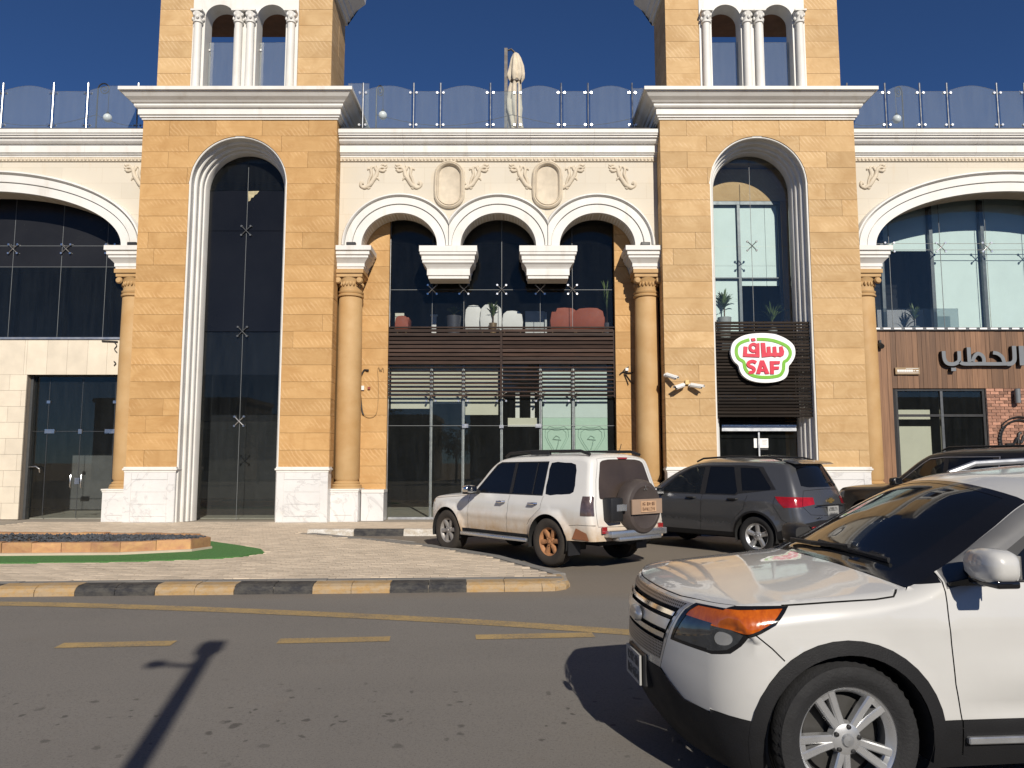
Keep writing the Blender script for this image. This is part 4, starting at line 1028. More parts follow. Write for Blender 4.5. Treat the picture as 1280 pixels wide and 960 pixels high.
obj('plate', MB().box(-.34, .34, -.05, .0, -.095, .095), M('brass_plate', (.30, .21, .12), .4, .5), pt)
mb = MB(); rng = random.Random(5)
x = -.29
while x < .12:
    w_ = rng.choice((.03, .038, .045)); mb.box(x, x + w_, -.056, -.0505, -.025, .035)
    x += w_ + .012
for q in ((.16, .2), (.23, .3)): mb.box(*q, -.056, -.0505, -.01, .015)
mb.box(-.29, .3, -.056, -.0505, -.06, -.052); mb.box(-.05, .3, -.056, -.0505, .062, .072)
obj('lettering', mb, 'print_white', pt)
sp = thing('spotlight', 'small black spotlight on the timber wall, top left', 'lamp', (10.3, 21.3, 5.02))
obj('housing', MB().lathe([(.001, -.16), (.07, -.16), (.075, -.02), (.04, 0), (.001, 0)], (0, 0, 0), 14, 'y').xf(Matrix.Rotation(.5, 4, 'X')), 'black_metal', sp, smooth=40); obj('bracket', MB().box(-.03, .03, -.06, .0, .0, .12), 'black_metal', sp)
wl_ = thing('wall_lamp', 'grey cylinder wall lamp on the brick panel', 'lamp', (13.98, 21.28, 3.57))
obj('cylinder', MB().lathe([(.001, -.2), (.075, -.2), (.075, .19), (.001, .19)], (0, -.12, 0), 18), 'letter_grey', wl_, smooth=40); obj('bracket', MB().box(-.03, .03, -.07, .0, -.04, .04), 'black_metal', wl_)
em = thing('metal_emblem', 'black openwork metal emblem in a ring on the brick panel', 'emblem', (14.05, 21.27, 2.35))
obj('ring', MB().tube([(.55 * math.cos(t), -.02, .55 * math.sin(t)) for t in np.linspace(0, 2 * math.pi, 50)], .028, 6).tube([(.64 * math.cos(t), -.02, .64 * math.sin(t)) for t in np.linspace(.5, 2.45, 26)], .02, 6), 'black_metal', em)
mb = MB()
for t in np.linspace(2.5, 5.4, 22): mb.lathe([(.001, -.03), (.035, -.03), (.035, .0), (.001, .0)], (.59 * math.cos(t), 0, .59 * math.sin(t)), 7, 'y')
obj('beading', mb, 'black_metal', em)
mb = MB()
for pth in ([(-.42, -.12), (-.2, -.1), (-.1, .06), (0, -.08), (.1, .12), (.22, .1), (.3, -.05), (.44, -.1)], [(-.08, -.1), (-.05, .16), (.02, .2)], [(.16, -.12), (.2, .05), (.3, .12)]):
    mb.tube([(p.x, -.02, p.y) for p in catmull(pth, False, 4)], .035, 6)
obj('script', mb, 'black_metal', em)
pp = thing('door_notice', 'white paper notice taped inside the tower entrance door', 'notice', (6.95, 21.485, 2.27))
obj('sheet', MB().box(-.2, .2, 0, .004, -.13, .13), 'print_white', pp)
mb = MB()
for k in range(4): mb.box(.03, .17 - .02 * (k % 2), -.0015, -.0005, .07 - k * .035, .078 - k * .035)
mb.box(-.03, .19, -.0015, -.0005, -.19, -.14); obj('print', mb, 'print_black', pp)
# ---- security cameras, junction boxes, wiring
M('plastic_white', (.72, .71, .68), .45, var=.06); M('plastic_yellow', (.62, .46, .2), .6); M('plastic_red', (.24, .05, .03), .6)
def cctv(loc, rz, tilt, label):
    t = thing('security_camera', label, 'camera', loc, 0, 'security cameras on the right tower')
    obj('mount', MB().lathe([(.001, -.05), (.05, -.05), (.055, 0), (.001, 0)], (0, 0, 0), 14, 'y').tube([(0, -.04, 0), (0, -.12, -.01)], .022, 8), 'plastic_white', t, smooth=40)
    Mx = Matrix.Translation((0, -.12, 0)) @ Matrix.Rotation(rz, 4, 'Z') @ Matrix.Rotation(tilt, 4, 'X')
    obj('body', MB().lathe([(.001, -.30), (.05, -.30), (.056, -.28), (.056, 0), (.03, .03), (.001, .03)], (0, 0, 0), 14, 'y').xf(Mx), 'plastic_white', t, smooth=40)
    obj('hood', MB().prism([(-.065, .0), (-.055, .05), (0, .07), (.055, .05), (.065, .0), (.058, 0), (.05, .044), (0, .062), (-.05, .044), (-.058, 0)], -.36, .0).xf(Mx), 'plastic_white', t)
    obj('lens', MB().lathe([(.001, -.304), (.038, -.304), (.038, -.298)], (0, 0, 0), 12, 'y').xf(Mx), 'black_metal', t)
cctv((4.62, 20.7, 3.80), -.95, .28, 'white security camera pointing left, of the pair below the small yellow box'); cctv((4.82, 20.7, 3.80), 1.05, .2, 'white security camera pointing right, of the pair below the small yellow box')
cctv((4.16, 20.7, 4.08), .9, .35, 'white security camera on the left corner of the right tower')
tag(obj('junction_box', MB().box(4.68, 4.78, 20.62, 20.7, 3.83, 3.95), 'plastic_yellow', bevel=.006), 'small yellow junction box above the two cameras', 'box')
hw = thing('wall_wiring', 'loose black cable with a white and a red box beside the left column', 'wiring', (-4.2, 21.75, 3.9))
def wire(mb, pts, r=.012): mb.tube([(p.x, -.03, p.y) for p in catmull(pts, False, 4)], r, 6)
mb = MB(); wire(mb, [(.05, .45), (-.02, .44), (-.12, .22), (-.15, 0), (-.1, -.3), (-.05, -.7), (.0, -.83)], .022); wire(mb, [(.05, .45), (.12, .44)], .03); obj('cable', mb, 'black_metal', hw)
mb = MB(); wire(mb, [(0, -.83), (.15, -.9), (.34, -.82), (.4, -.5), (.4, .1), (.38, .5), (.5, .42)], .007); wire(mb, [(.4, .55), (.45, .42), (.52, .52), (.55, .4)], .007); obj('thin_cable', mb, M('cable_tan', (.30, .19, .08), .7), hw)
obj('white_box', MB().box(-.12, .0, -.06, -.002, -.12, 0), 'plastic_white', hw); obj('red_box', MB().box(.1, .17, -.05, -.002, -.1, -.03), 'plastic_red', hw)
hw = thing('wall_wiring', 'tangle of black wires on a white bracket beside the right column', 'wiring', (3.25, 21.75, 4.25))
mb = MB(); wire(mb, [(-.18, -.02), (-.08, .05), (.05, .02), (.2, .03)], .02); wire(mb, [(-.1, .05), (-.03, .13), (.08, .2)], .012); wire(mb, [(-.06, 0), (.02, -.2), (.06, -.32)], .012); wire(mb, [(-.02, 0), (.1, -.18), (.2, -.3)], .012); obj('cable', mb, 'black_metal', hw)
obj('white_box', MB().box(-.02, .06, -.06, -.002, .08, .16), 'plastic_white', hw)
hw = thing('wall_wiring', 'short black bracket and wires at the end of the stone lintel', 'wiring', (-11.35, 21.7, 4.9))
mb = MB(); wire(mb, [(-.35, .28), (-.1, .27), (.1, .26)], .02); wire(mb, [(0, .26), (.08, .15), (.02, .05), (.1, -.05)], .012); wire(mb, [(.02, -.3), (.08, -.36), (.03, -.42)], .014); obj('cable', mb, 'black_metal', hw)
for x, lb in ((-4.5, 'small black floodlight on the left column impost'), (3.73, 'small black floodlight on the right column impost'), (-10.62, 'small black floodlight on the impost left of the left tower')):
    t = thing('floodlight', lb, 'lamp', (x, 20.98, 7.74), group='floodlights on the imposts')
    obj('housing', MB().box(-.13, .13, -.06, .06, .03, .12), 'black_metal', t, bevel=.012); obj('foot', MB().box(-.05, .05, -.04, .04, 0, .03), 'black_metal', t)
# ---- furniture and plants behind the glass
M('seat_white', (.66, .65, .62), .7, var=.06); M('seat_red', (.27, .062, .03), .7, var=.15); M('leaf', (.10, .14, .045), .6, var=.4, vs=8, rand=.2); M('pot_grey', (.30, .31, .31), .6); M('pot_dark', (.05, .05, .06), .5); M('wood_leg', (.1, .06, .03), .6)
def armchair(x, y, z, rz, m, label, w_=.72, h=.86, group=None):
    t = thing('armchair', label, 'chair', (x, y, z), rz, group)
    obj('seat', MB().box(-w_ / 2 + .09, w_ / 2 - .09, -.3, .26, .22, .44), m, t, bevel=.05, smooth=40)
    a_ = w_ / 2
    top = [(-a_ * .94, .2), (-a_, h * .55), (-a_ * .9, h * .86), (-a_ * .55, h * .98), (0, h), (a_ * .55, h * .98), (a_ * .9, h * .86), (a_, h * .55), (a_ * .94, .2)]
    obj('backrest', MB().prism(top, .27, .40), m, t, bevel=.04, smooth=40)
    for sg in (-1, 1):
        x0, x1 = sorted((sg * (w_ / 2 - .085), sg * w_ / 2)); obj('armrest', MB().box(x0, x1, -.3, .268, .2, .6), m, t, bevel=.03, smooth=40)
        for yy in (-.25, .34): obj('leg', MB().tube([(sg * (w_ / 2 - .06), yy, 0), (sg * (w_ / 2 - .08), yy, .2)], .02, 6), 'wood_leg', t)
    return t
Z2 = 5.42
armchair(-1.15, 23.0, Z2, math.pi, 'seat_white', 'white armchair behind the upper glass, left of the small shrub', .52, 1.0, 'white armchairs behind the central glass')
armchair(-.62, 22.85, Z2, math.pi, 'seat_white', 'white armchair behind the upper glass, directly behind the small shrub', .66, 1.0, 'white armchairs behind the central glass')
armchair(-.02, 22.75, Z2, math.pi + .1, 'seat_white', 'white armchair behind the upper glass, right of the small shrub', .62, .78, 'white armchairs behind the central glass')
armchair(1.55, 22.7, Z2, math.pi, 'seat_red', 'orange red armchair upstairs, left of the pair', .85, .86, 'red armchairs behind the central glass')
armchair(2.30, 22.62, Z2, math.pi - .15, 'seat_red', 'orange red armchair upstairs, right of the pair', .95, .84, 'red armchairs behind the central glass')
armchair(-3.25, 22.7, Z2, math.pi, 'seat_red', 'small dark red armchair at the left edge of the central upper glass', .4, .62, 'red armchairs behind the central glass')
tag(obj('cream_screen', MB().box(-3.55, -3.28, 23.0, 23.06, Z2, 6.25), 'blind_cream'), 'cream standing panel at the left edge of the central upper glass', 'panel')
tag(obj('serving_board', MB().box(.40, .98, 22.7, 22.76, Z2, 6.25).box(.98, 1.04, 22.6, 22.9, Z2, 6.2), M('board_grey', (.42, .44, .43), .5)), 'pale grey standing board between the white and red armchairs', 'board')
tag(obj('white_post', MB().box(-2.42, -2.28, 22.8, 22.9, Z2, 6.12).box(-2.46, -2.24, 22.76, 22.94, 6.121, 6.16), 'seat_white'), 'slim white post behind the upper glass, left of the dark pot', 'post')
def plant(x, y, z, h, n, spread, label, potm='pot_grey', pot=.3, potr=.16, width=.05, seed=1, stem=.3, grp='potted plants behind the glass'):
    t = thing('potted_plant', label, 'plant', (x, y, z), 0, grp); r_ = random.Random(seed)
    obj('pot', MB().lathe([(.001, 0), (potr * .75, 0), (potr, pot), (potr * .92, pot), (potr * .9, pot - .04), (.001, pot - .04)], (0, 0, 0), 18), potm, t, smooth=40)
    obj('stem', MB().tube([(0, 0, pot - .05), (.01, 0, pot + stem)], .02, 6), 'wood_leg', t)
    mb = MB()
    for k in range(n):
        a_ = r_.uniform(0, 6.28); L = h * r_.uniform(.6, 1.0); sp_ = spread * r_.uniform(.3, 1); z0 = pot + stem * r_.uniform(.5, 1)
        d = Vector((math.cos(a_), math.sin(a_), 0)); s_ = Vector((-d.y, d.x, 0)); pv = []
        for i in range(6):
            q = i / 5; c = d * sp_ * q + Vector((0, 0, z0 + L * (q - .55 * q * q * (sp_ / max(spread, .01)) * 1.1)))
            w_ = width * math.sin(math.pi * (.1 + .88 * q)); pv += [c - s_ * w_, c + s_ * w_ + Vector((0, 0, .01))]
        mb.add(pv, [(2 * i, 2 * i + 1, 2 * i + 3, 2 * i + 2) for i in range(5)])
    obj('leaves', mb, 'leaf', t, smooth=60); return t
plant(-1.72, 22.4, Z2, .35, 26, .3, 'plant in a dark round pot behind the upper glass', 'pot_dark', .62, .22, .05, 2, .06)
plant(-.56, 22.35, Z2 + .1, .5, 24, .28, 'small shrub in a tan pot in front of the white armchairs', 'brass_plate', .3, .12, .035, 3, .35)
plant(2.82, 22.4, Z2, 1.3, 26, .3, 'tall leafy plant at the right edge of the central upper glass', 'pot_dark', .4, .16, .04, 4, .7)
plant(6.17, 22.0, 5.3, .55, 46, .40, 'spiky plant in a grey pot in the right tower window', 'pot_grey', .62, .2, .03, 5, .45)
plant(7.55, 22.0, 5.3, .8, 30, .5, 'thin leaved palm in the right tower window beside the reveal', 'pot_grey', .3, .15, .022, 6, .3)
plant(10.6, 22.6, 5.5, .7, 34, .42, 'dim spiky plant behind glass at the left end of the right bay', 'seat_white', .3, .16, .025, 7, .3)
plant(11.95, 22.5, 5.5, .65, 26, .34, 'thin spiky plant in front of the white partition of the right bay', 'pot_grey', .25, .14, .022, 8, .3)
tag(obj('low_partition', MB().box(11.05, 12.45, 22.9, 22.96, 5.5, 6.33), M('pinkish_white', (.52, .47, .47), .8)), 'pale low partition behind the glass of the right bay', 'partition')
tag(obj('glass_guard', MB().box(10.4, 13.0, 22.05, 22.062, 5.5, 6.2), 'glass_dark'), 'low glass guard inside the right bay window', 'guard')
# white fixture seen above the shop door
fx = thing('display_bracket', 'white bracket with two upright bars behind the glass above the shop door', 'fixture', (.33, 22.3, 2.9))
for x in (-.17, .27): obj('bar', MB().box(x - .06, x + .06, 0, .08, .06, .85), 'plastic_white', fx)
obj('shelf', MB().box(-.45, .5, -.01, .2, -.08, .12), 'blind_cream', fx); obj('shelf_front', MB().box(-.45, .5, -.03, -.012, -.13, -.08), 'plastic_white', fx)
# ---- across the road behind the viewer: lamp post, street trees and houses mirrored in the glass
M('trunk', (.13, .095, .065), .9, bump=.6, bs=20); M('lamp_grey', (.25, .25, .25), .5, .4)
lp = thing('street_lamp', 'grey street lamp post behind the viewer casting the long shadow on the road', 'lamp post', (-.58, -2.2, -.035))
obj('pole', MB().tube([(0, 0, 0), (0, 0, 5.78)], [.085, .07], 12).lathe([(.2, 0), (.2, .03), (.12, .06)], (0, 0, 0), 12), 'lamp_grey', lp, smooth=40)
obj('lamp_head', MB().box(-.10, .11, -.1, .1, 5.62, 5.86), 'lamp_grey', lp, bevel=.02)
obj('side_arm', MB().tube([(0, 0, 5.35), (-.38, 0, 5.40)], .03, 8).lathe([(.001, 0), (.08, .02), (.09, .08), (.001, .1)], (-.38, 0, 5.34), 10), 'lamp_grey', lp, smooth=40)
def tree(x, y, h, r, label, seed, n=1500, ls=.16):
    t = thing('street_tree', label, 'tree', (x, y, -.07), 0, 'street trees across the road'); r_ = random.Random(seed)
    mb = MB().tube([(0, 0, 0), (.05, 0, h * .3), (-.03, .05, h * .55), (0, 0, h * .8)], [.13, .1, .07, .03], 9); tips = []
    for k in range(9):
        a_ = k * 2.4; z0 = h * r_.uniform(.35, .6); e = Vector((math.cos(a_) * r * .75, math.sin(a_) * r * .75, z0 + h * r_.uniform(.15, .32)))
        mb.tube([(0, 0, z0), e * .5 + Vector((0, 0, z0 * .5 + .1)), e], [.05, .035, .012], 6); tips.append(e)
    obj('trunk', mb, 'trunk', t, smooth=50); mb = MB()
    for k in range(n):
        c = r_.choice(tips) + Vector((r_.gauss(0, 1), r_.gauss(0, 1), r_.gauss(0, .8))) * r * .3
        u = Vector((r_.gauss(0, 1), r_.gauss(0, 1), r_.gauss(0, 1))).normalized(); v = u.orthogonal().normalized(); L = ls * r_.uniform(.6, 1.2)
        mb.add([c - u * L, c + v * L * .35, c + u * L, c - v * L * .35], [(0, 1, 2, 3)])
    obj('crown', mb, 'leaf', t)
tree(1.2, -14, 10.9, 1.3, 'tall sparse street tree behind the viewer, left one', 1, 420, .2); tree(4.8, -14.5, 10.8, 1.3, 'tall sparse street tree behind the viewer, right one', 2, 420, .2)
for k, (x, y, h) in enumerate(((-22, -24, 6), (-13, -27, 7), (-5, -25, 5.5), (7, -28, 6.5), (16, -24, 6), (25, -26, 7))):
    tree(x, y, h, 2.2, 'leafy tree across the road, number %s from the left among those mirrored' % ('one', 'two', 'three', 'four', 'five', 'six')[k], 10 + k, 1400, .2)
M('house_wall', (.36, .31, .25), .9, rand=.2); 
for k, (x, w_, h, y) in enumerate(((-40, 18, 9, -46), (-19, 20, 7, -45), (4, 18, 10, -48), (26, 20, 7.5, -45), (48, 20, 9, -46))):
    t = thing('far_house', 'plain flat roofed house across the road, ' + ('leftmost', 'left of the middle', 'the tall middle one', 'right of the middle', 'rightmost')[k] + ' in the mirrored row', 'house', (x, y, -.2), 0, 'houses across the road')
    obj('wall', MB().box(-w_ / 2, w_ / 2, -10, 0, 0, h), 'house_wall', t); obj('parapet', MB().box(-w_ / 2 - .2, w_ / 2 + .2, -10.2, .2, h, h + .5), 'house_wall', t)
    me_w = bpy.data.meshes.new('window'); q = MB().box(-.7, .7, .01, .06, 0, 1.6); me_w.from_pydata(q.v, [], q.f); me_w.materials.append(MATS['dark_film'])
    for fl in range(int(h / 3.2)):
        for c in range(int(w_ / 3)): obj('window', me_w, None, t, loc=(-w_ / 2 + 1.6 + c * 3, 0, 1 + fl * 3.2))

# ================================================================ CARS
def mk_paint_car(name, col, dust=0., dustcol=(.36, .22, .12), dz=(.3, 1.0), metal=0., rough=.35):
    b = NB(name); co = b.pos(True)
    c = b.mix(b.ramp(b.noise(co, 1.5, 4), .3, .7), col, tuple(x * .93 for x in col))
    rr = rough
    if dust:
        sx = b.n('ShaderNodeSeparateXYZ'); b.l(co, sx.inputs[0])
        hgt = b.ramp(b.math('ADD', sx.outputs[2], b.math('MULTIPLY', b.noise(b.mapping(co, sc=(1, 1, .4)), 2.2, 6, .7), .45)), dz[0] + .22, dz[1] + .22, 1, 0)
        f = b.math('MULTIPLY', hgt, b.ramp(b.noise(co, 5, 6, .7), .25, .7, dust * .45, dust)); c = b.mix(f, c, dustcol)
        rr = b.ramp(f, 0, dust, rough, .8)
    p = b.bsdf(c, rr, metal, None, .5, 1. if not dust else .55, .04); MATS[name] = b.m
mk_paint_car('paint_pearl', (.49, .485, .468), .0)
mk_paint_car('paint_white_dusty', (.66, .65, .62), 1., (.40, .255, .12), (.48, .90))
mk_paint_car('paint_grey', (.10, .102, .108), .25, (.12, .10, .085), (.2, .6), .5, .25)
mk_paint_car('paint_black', (.008, .008, .009), .15, (.1, .09, .08), (.2, .9))
M('car_glass', (.006, .007, .009), .015, 0, var=.1, spec=.45)
M('car_glass_dusty', (.05, .037, .031), .35, 0, var=.25, vs=2, spec=.4, obj=True)
M('trim_black', (.013, .013, .014), .5, 0, var=.2, obj=True); M('trim_gloss', (.008, .008, .009), .08, 0); M('pillar_shade', (.12, .12, .122), .45, .2)
M('plastic_grey', (.010, .010, .011), .6, 0, spec=.25, var=.2, bump=.2, bs=120, obj=True)
M('gap_dark', (.008, .008, .008), .8); M('chrome', (.75, .75, .75), .12, 1., var=.05); M('silver', (.55, .56, .57), .3, .85, var=.06)
M('amber', (.50, .11, .005), .12, 0, var=.2, vs=30, col2=(.30, .05, .003), coat=1., sc=(1, 1, .25)); M('lens_dark', (.05, .055, .06), .06, .3, var=.5, vs=14, coat=1.); M('lens_clear', (.45, .46, .46), .1, .6, coat=1.)
M('lens_red', (.30, .008, .010), .12, 0, var=.3, vs=14, coat=1.); M('lens_smoke', (.10, .07, .065), .12, 0, var=.5, vs=12, coat=1.)
M('tyre', (.011, .011, .012), .8, 0, var=.3, vs=6, bump=.5, bs=70, obj=True); M('tyre_dusty', (.035, .028, .022), .9, 0, var=.3, vs=6, bump=.5, bs=70, obj=True)
M('rim_silver', (.58, .585, .59), .3, .75, var=.06); M('rim_rust', (.36, .17, .075), .7, .1, var=.35, vs=14, obj=True); M('rim_dull', (.33, .31, .29), .5, .5, var=.15); M('brake_grey', (.06, .058, .055), .5, .5); M('rim_dark', (.02, .02, .022), .5, .3)
M('plate_shaded', (.30, .30, .29), .5, var=.05); M('plate_dusty', (.52, .33, .2), .7, var=.25, vs=8); M('plate_marks', (.1, .1, .1), .6); M('plate_marks_dusty', (.16, .085, .05), .7)  # white plates greyed: the front plate's shade is put into their colour
M('cover_brown', (.06, .047, .042), .55, 0, var=.25, vs=3, obj=True); M('rust', (.28, .11, .05), .8)

def pip(P2, poly):
    x, y = P2[:, 0], P2[:, 1]; c = np.zeros(len(P2), bool); n = len(poly); j = n - 1
    for i in range(n):
        xi, yi = poly[i]; xj, yj = poly[j]
        if yi != yj: c ^= ((yi > y) != (yj > y)) & (x < (xj - xi) * (y - yi) / (yj - yi) + xi)
        j = i
    return c
def resample(poly, d, closed=True):
    out = []; n = len(poly)
    for i in range(n if closed else n - 1):
        a_, b_ = np.array(poly[i]), np.array(poly[(i + 1) % n]); k = max(1, int(math.ceil(np.linalg.norm(b_ - a_) / d)))
        out += [tuple(a_ + (b_ - a_) * q / k) for q in range(k)]
    if not closed: out.append(tuple(poly[-1]))
    return out
def band(line, wd):
    line = [Vector(p) for p in line]; L = []; R_ = []
    for i in range(len(line)):
        d = (line[min(i + 1, len(line) - 1)] - line[max(i - 1, 0)]).normalized(); n = Vector((-d.y, d.x)) * wd / 2
        L.append(tuple(line[i] + n)); R_.append(tuple(line[i] - n))
    return L + R_[::-1]
def circ(x, z, r, n=40): return [(x + r * math.cos(2 * math.pi * k / n), z + r * math.sin(2 * math.pi * k / n)) for k in range(n)]
def smoothpoly(p, k=4): return [tuple(q) for q in catmull(p, True, k)]
def cdt(polys, pts):
    vs = []; es = []
    for p in polys:
        n = len(vs); vs += p; es += [(n + i, n + (i + 1) % len(p)) for i in range(len(p))]
    vs += pts
    r = delaunay_2d_cdt([Vector((float(a_), float(b_))) for a_, b_ in vs], es, [], 0, 1e-5)
    return np.array([(v.x, v.y) for v in r[0]]), np.array([f for f in r[2] if len(f) == 3])

class Car:
    def __init__(s, root, rows, plan, inset, zbot, wheels, p=2.2, flare=0., chars=()):
        s.root = root; s.zbot = zbot; s.wheels = wheels; s.p = p; s.flare = flare; s.chars = chars
        A = np.array(rows, float); ds = np.hypot(np.diff(A[:, 0]), np.diff(A[:, 1])); s.srow = np.concatenate([[0], np.cumsum(ds)])
        s.N = 170; s.S = np.linspace(0, s.srow[-1], s.N)
        f = [pchip(s.srow, A[:, k]) for k in range(5)]
        s.E = np.stack([f[0](s.S), f[1](s.S)], 1); s.a = f[2](s.S); s.C = np.stack([f[3](s.S), f[4](s.S)], 1)
        s.plan = pchip(*zip(*plan)); s.inset = pchip(*zip(*inset))
        w0 = s.W0(s.E[:, 0], s.E[:, 1]); b = np.full(s.N, .05)
        for _ in range(8):
            ye = w0 - b; k = np.clip(s.p * np.linalg.norm(s.E - s.C, axis=1) / ye, .03, 1.6); s.Rr = s.a * np.sqrt(1 + k * k)
            b = s.Rr - np.sqrt(s.Rr ** 2 - s.a ** 2)
        ker = np.ones(5) / 5
        s.ye = w0 - b; s.body = MB(); s.bn = []; s.gap = MB()
    def W0(s, x, z):
        y = s.plan(x) - s.inset(z)
        for wx, wz, ra in s.wheels:
            d = np.hypot(x - wx, z - wz); y = y + s.flare * np.clip(1 - (d - ra) / .10, 0, 1) * (z < wz + ra + .2) * (d > ra - .05)
        for z0, wd, amp, xa, xb in s.chars:
            y = y + amp * np.exp(-((z - z0) / wd) ** 2) * np.clip((x - xa) / .3, 0, 1) * np.clip((xb - x) / .3, 0, 1)
        return y
    def side(s, x, z):
        x = np.asarray(x, float); z = np.asarray(z, float); P_ = np.stack([x, z], 1)
        A = s.E[:-1]; B = s.E[1:]; AB = B - A; L2 = (AB ** 2).sum(1) + 1e-12
        t = np.clip(((P_[:, None, :] - A) * AB).sum(2) / L2, 0, 1)
        dd = np.linalg.norm(P_[:, None, :] - (A + t[:, :, None] * AB), axis=2); i = dd.argmin(1); d = dd[np.arange(len(i)), i]; ti = t[np.arange(len(i)), i]
        a_ = s.a[i] * (1 - ti) + s.a[i + 1] * ti; Rr = s.Rr[i] * (1 - ti) + s.Rr[i + 1] * ti
        e = np.clip(a_ - d, 0, None); y = s.W0(x, z) - (Rr - np.sqrt(np.maximum(Rr ** 2 - e ** 2, 1e-9)))
        return np.stack([x, -y, z], 1)
    def strip(s, u, t):
        g = lambda A: np.interp(u, s.S, A); f = np.abs(t) ** s.p
        ex, ez, cx, cz, ye = g(s.E[:, 0]), g(s.E[:, 1]), g(s.C[:, 0]), g(s.C[:, 1]), g(s.ye)
        return np.stack([cx + (ex - cx) * f, t * ye, cz + (ez - cz) * f], 1)
    def nrm(s, fn, a_, b_, h, sign):
        da = fn(a_ + h, b_) - fn(a_ - h, b_); db = fn(a_, b_ + h) - fn(a_, b_ - h); n = np.cross(da, db) * sign
        return n / (np.linalg.norm(n, axis=1, keepdims=True) + 1e-12)
    def emit(s, name, P3, N3, tris, m, off, parent=None):
        used, inv = np.unique(tris, return_inverse=True); V = P3[used] + N3[used] * off; T = inv.reshape(-1, 3)
        if name == 'body': tgt, nn = s.body, s.bn
        elif name == 'gap': tgt, nn = s.gap, None
        else: tgt, nn = MB(), []
        n = len(tgt.v); tgt.v += [tuple(p) for p in V]; tgt.f += [tuple(int(i) + n for i in t) for t in T]
        if nn is not None: nn += [tuple(q) for q in N3[used]]
        if name in ('body', 'gap'): return None
        return s.finish(name, tgt, nn, m, parent or s.root)
    def finish(s, name, mb, nn, m, parent):
        me = bpy.data.meshes.new(name); me.from_pydata(mb.v, [], mb.f); me.polygons.foreach_set('use_smooth', [True] * len(mb.f)); me.materials.append(mat(m))
        if nn: me.normals_split_custom_set_from_vertices(nn)
        o = bpy.data.objects.new(name, me); COL.objects.link(o); o.parent = parent; return o
    def build_side(s, regions, gaps, grid=.075, gw=.007):
        out = [tuple(p) for p in s.E]; out_full = out + resample([out[-1], out[0]], .06, False)[1:-1]
        arches = [circ(wx, wz, ra, 44) for wx, wz, ra in s.wheels]
        gp = [resample(band(g_, gw), .06) for g_ in gaps]; rp = [resample(r['poly'], .05) for r in regions]
        x0, x1, z0, z1 = s.E[:, 0].min(), s.E[:, 0].max(), s.E[:, 1].min(), s.E[:, 1].max()
        gx, gzz = np.meshgrid(np.arange(x0, x1, grid), np.arange(z0, z1, grid)); pts = np.stack([gx.ravel(), gzz.ravel()], 1)
        d = np.gradient(s.E, axis=0); nn = np.stack([d[:, 1], -d[:, 0]], 1); nn /= np.linalg.norm(nn, axis=1, keepdims=True) + 1e-9
        rings = np.concatenate([s.E + nn * (s.a * q)[:, None] for q in (.06, .2, .42, .7, 1.02)])
        pts = np.concatenate([pts, rings]); pts = pts[pip(pts, out_full)]
        V, T = cdt([out_full] + arches + gp + rp, [tuple(p) for p in pts]); C_ = V[T].mean(1); cls = np.full(len(T), -1)
        cls[~pip(C_, out_full)] = -9
        for a_ in arches: cls[pip(C_, a_)] = -9
        for g_ in gp: cls[(cls == -1) & pip(C_, g_)] = -2
        for i, r in enumerate(regions): cls[(cls == -1) & pip(C_, rp[i])] = i
        P3 = s.side(V[:, 0], V[:, 1]); N3 = s.nrm(s.side, V[:, 0], V[:, 1], .004, 1.)
        N3[N3[:, 1] > 0] *= -1
        dmin = np.sqrt(((V[:, None, :] - s.E) ** 2).sum(2)); near = dmin.min(1) < 2e-3; u_ = s.S[dmin.argmin(1)][near]
        if near.any():
            ns = s.nrm(s.strip, u_, np.full(len(u_), -1.), .006, 1.); ctr = np.array([s.E[:, 0].mean(), 0, .8])
            ns[(ns * (P3[near] - ctr)).sum(1) < 0] *= -1; N3[near] = ns
        # orient triangles so that they look to -y
        a_, b_, c_ = P3[T[:, 0]], P3[T[:, 1]], P3[T[:, 2]]; fl = (np.cross(b_ - a_, c_ - a_) * N3[T[:, 0]]).sum(1) < 0; T[fl] = T[fl][:, ::-1]
        res = {}
        for sg in (1, -1):
            Q = P3 * np.array([1, sg, 1]); M3 = N3 * np.array([1, sg, 1]); TT = T if sg > 0 else T[:, ::-1]
            for k in sorted(set(cls)):
                if k == -9: continue
                if k == -1: s.emit('body', Q, M3, TT[cls == k], None, 0)
                elif k == -2: s.emit('gap', Q, M3, TT[cls == k], None, -.008)
                else:
                    r = regions[k]; o = s.emit(r['name'], Q, M3, TT[cls == k], r['mat'], r.get('off', 0)); res.setdefault(r['name'], []).append(o)
        return res
    def build_strip(s, regions, gaps=(), gw=.007):
        K = .85
        def cv(p): return (float(np.interp(p[0], np.arange(len(s.srow)), s.srow)), p[1] * K)
        polys = []; meta = []
        for r in regions:
            p = [cv(q) for q in resample(r['poly'], .12)]; polys.append(p); meta.append(r)
            if r.get('mirror'): polys.append([(a_, -b_) for a_, b_ in p]); meta.append(r)
        gp = []
        for g_ in gaps:
            L = [cv(q) for q in resample(g_, .1, False)]; gp.append(band(L, gw)); gp.append(band([(a_, -b_) for a_, b_ in L], gw))
        frame = [(u, K) for u in s.S] + [(s.S[-1], t * K) for t in np.linspace(1, -1, 23)[1:-1]] + [(u, -K) for u in s.S[::-1]] + [(s.S[0], t * K) for t in np.linspace(-1, 1, 23)[1:-1]]
        gu, gt = np.meshgrid(np.arange(.03, s.S[-1], .055), np.linspace(-K, K, 27)[1:-1]); pts = np.stack([gu.ravel(), gt.ravel()], 1)
        V, T = cdt([frame] + gp + polys, [tuple(p) for p in pts]); C_ = V[T].mean(1)
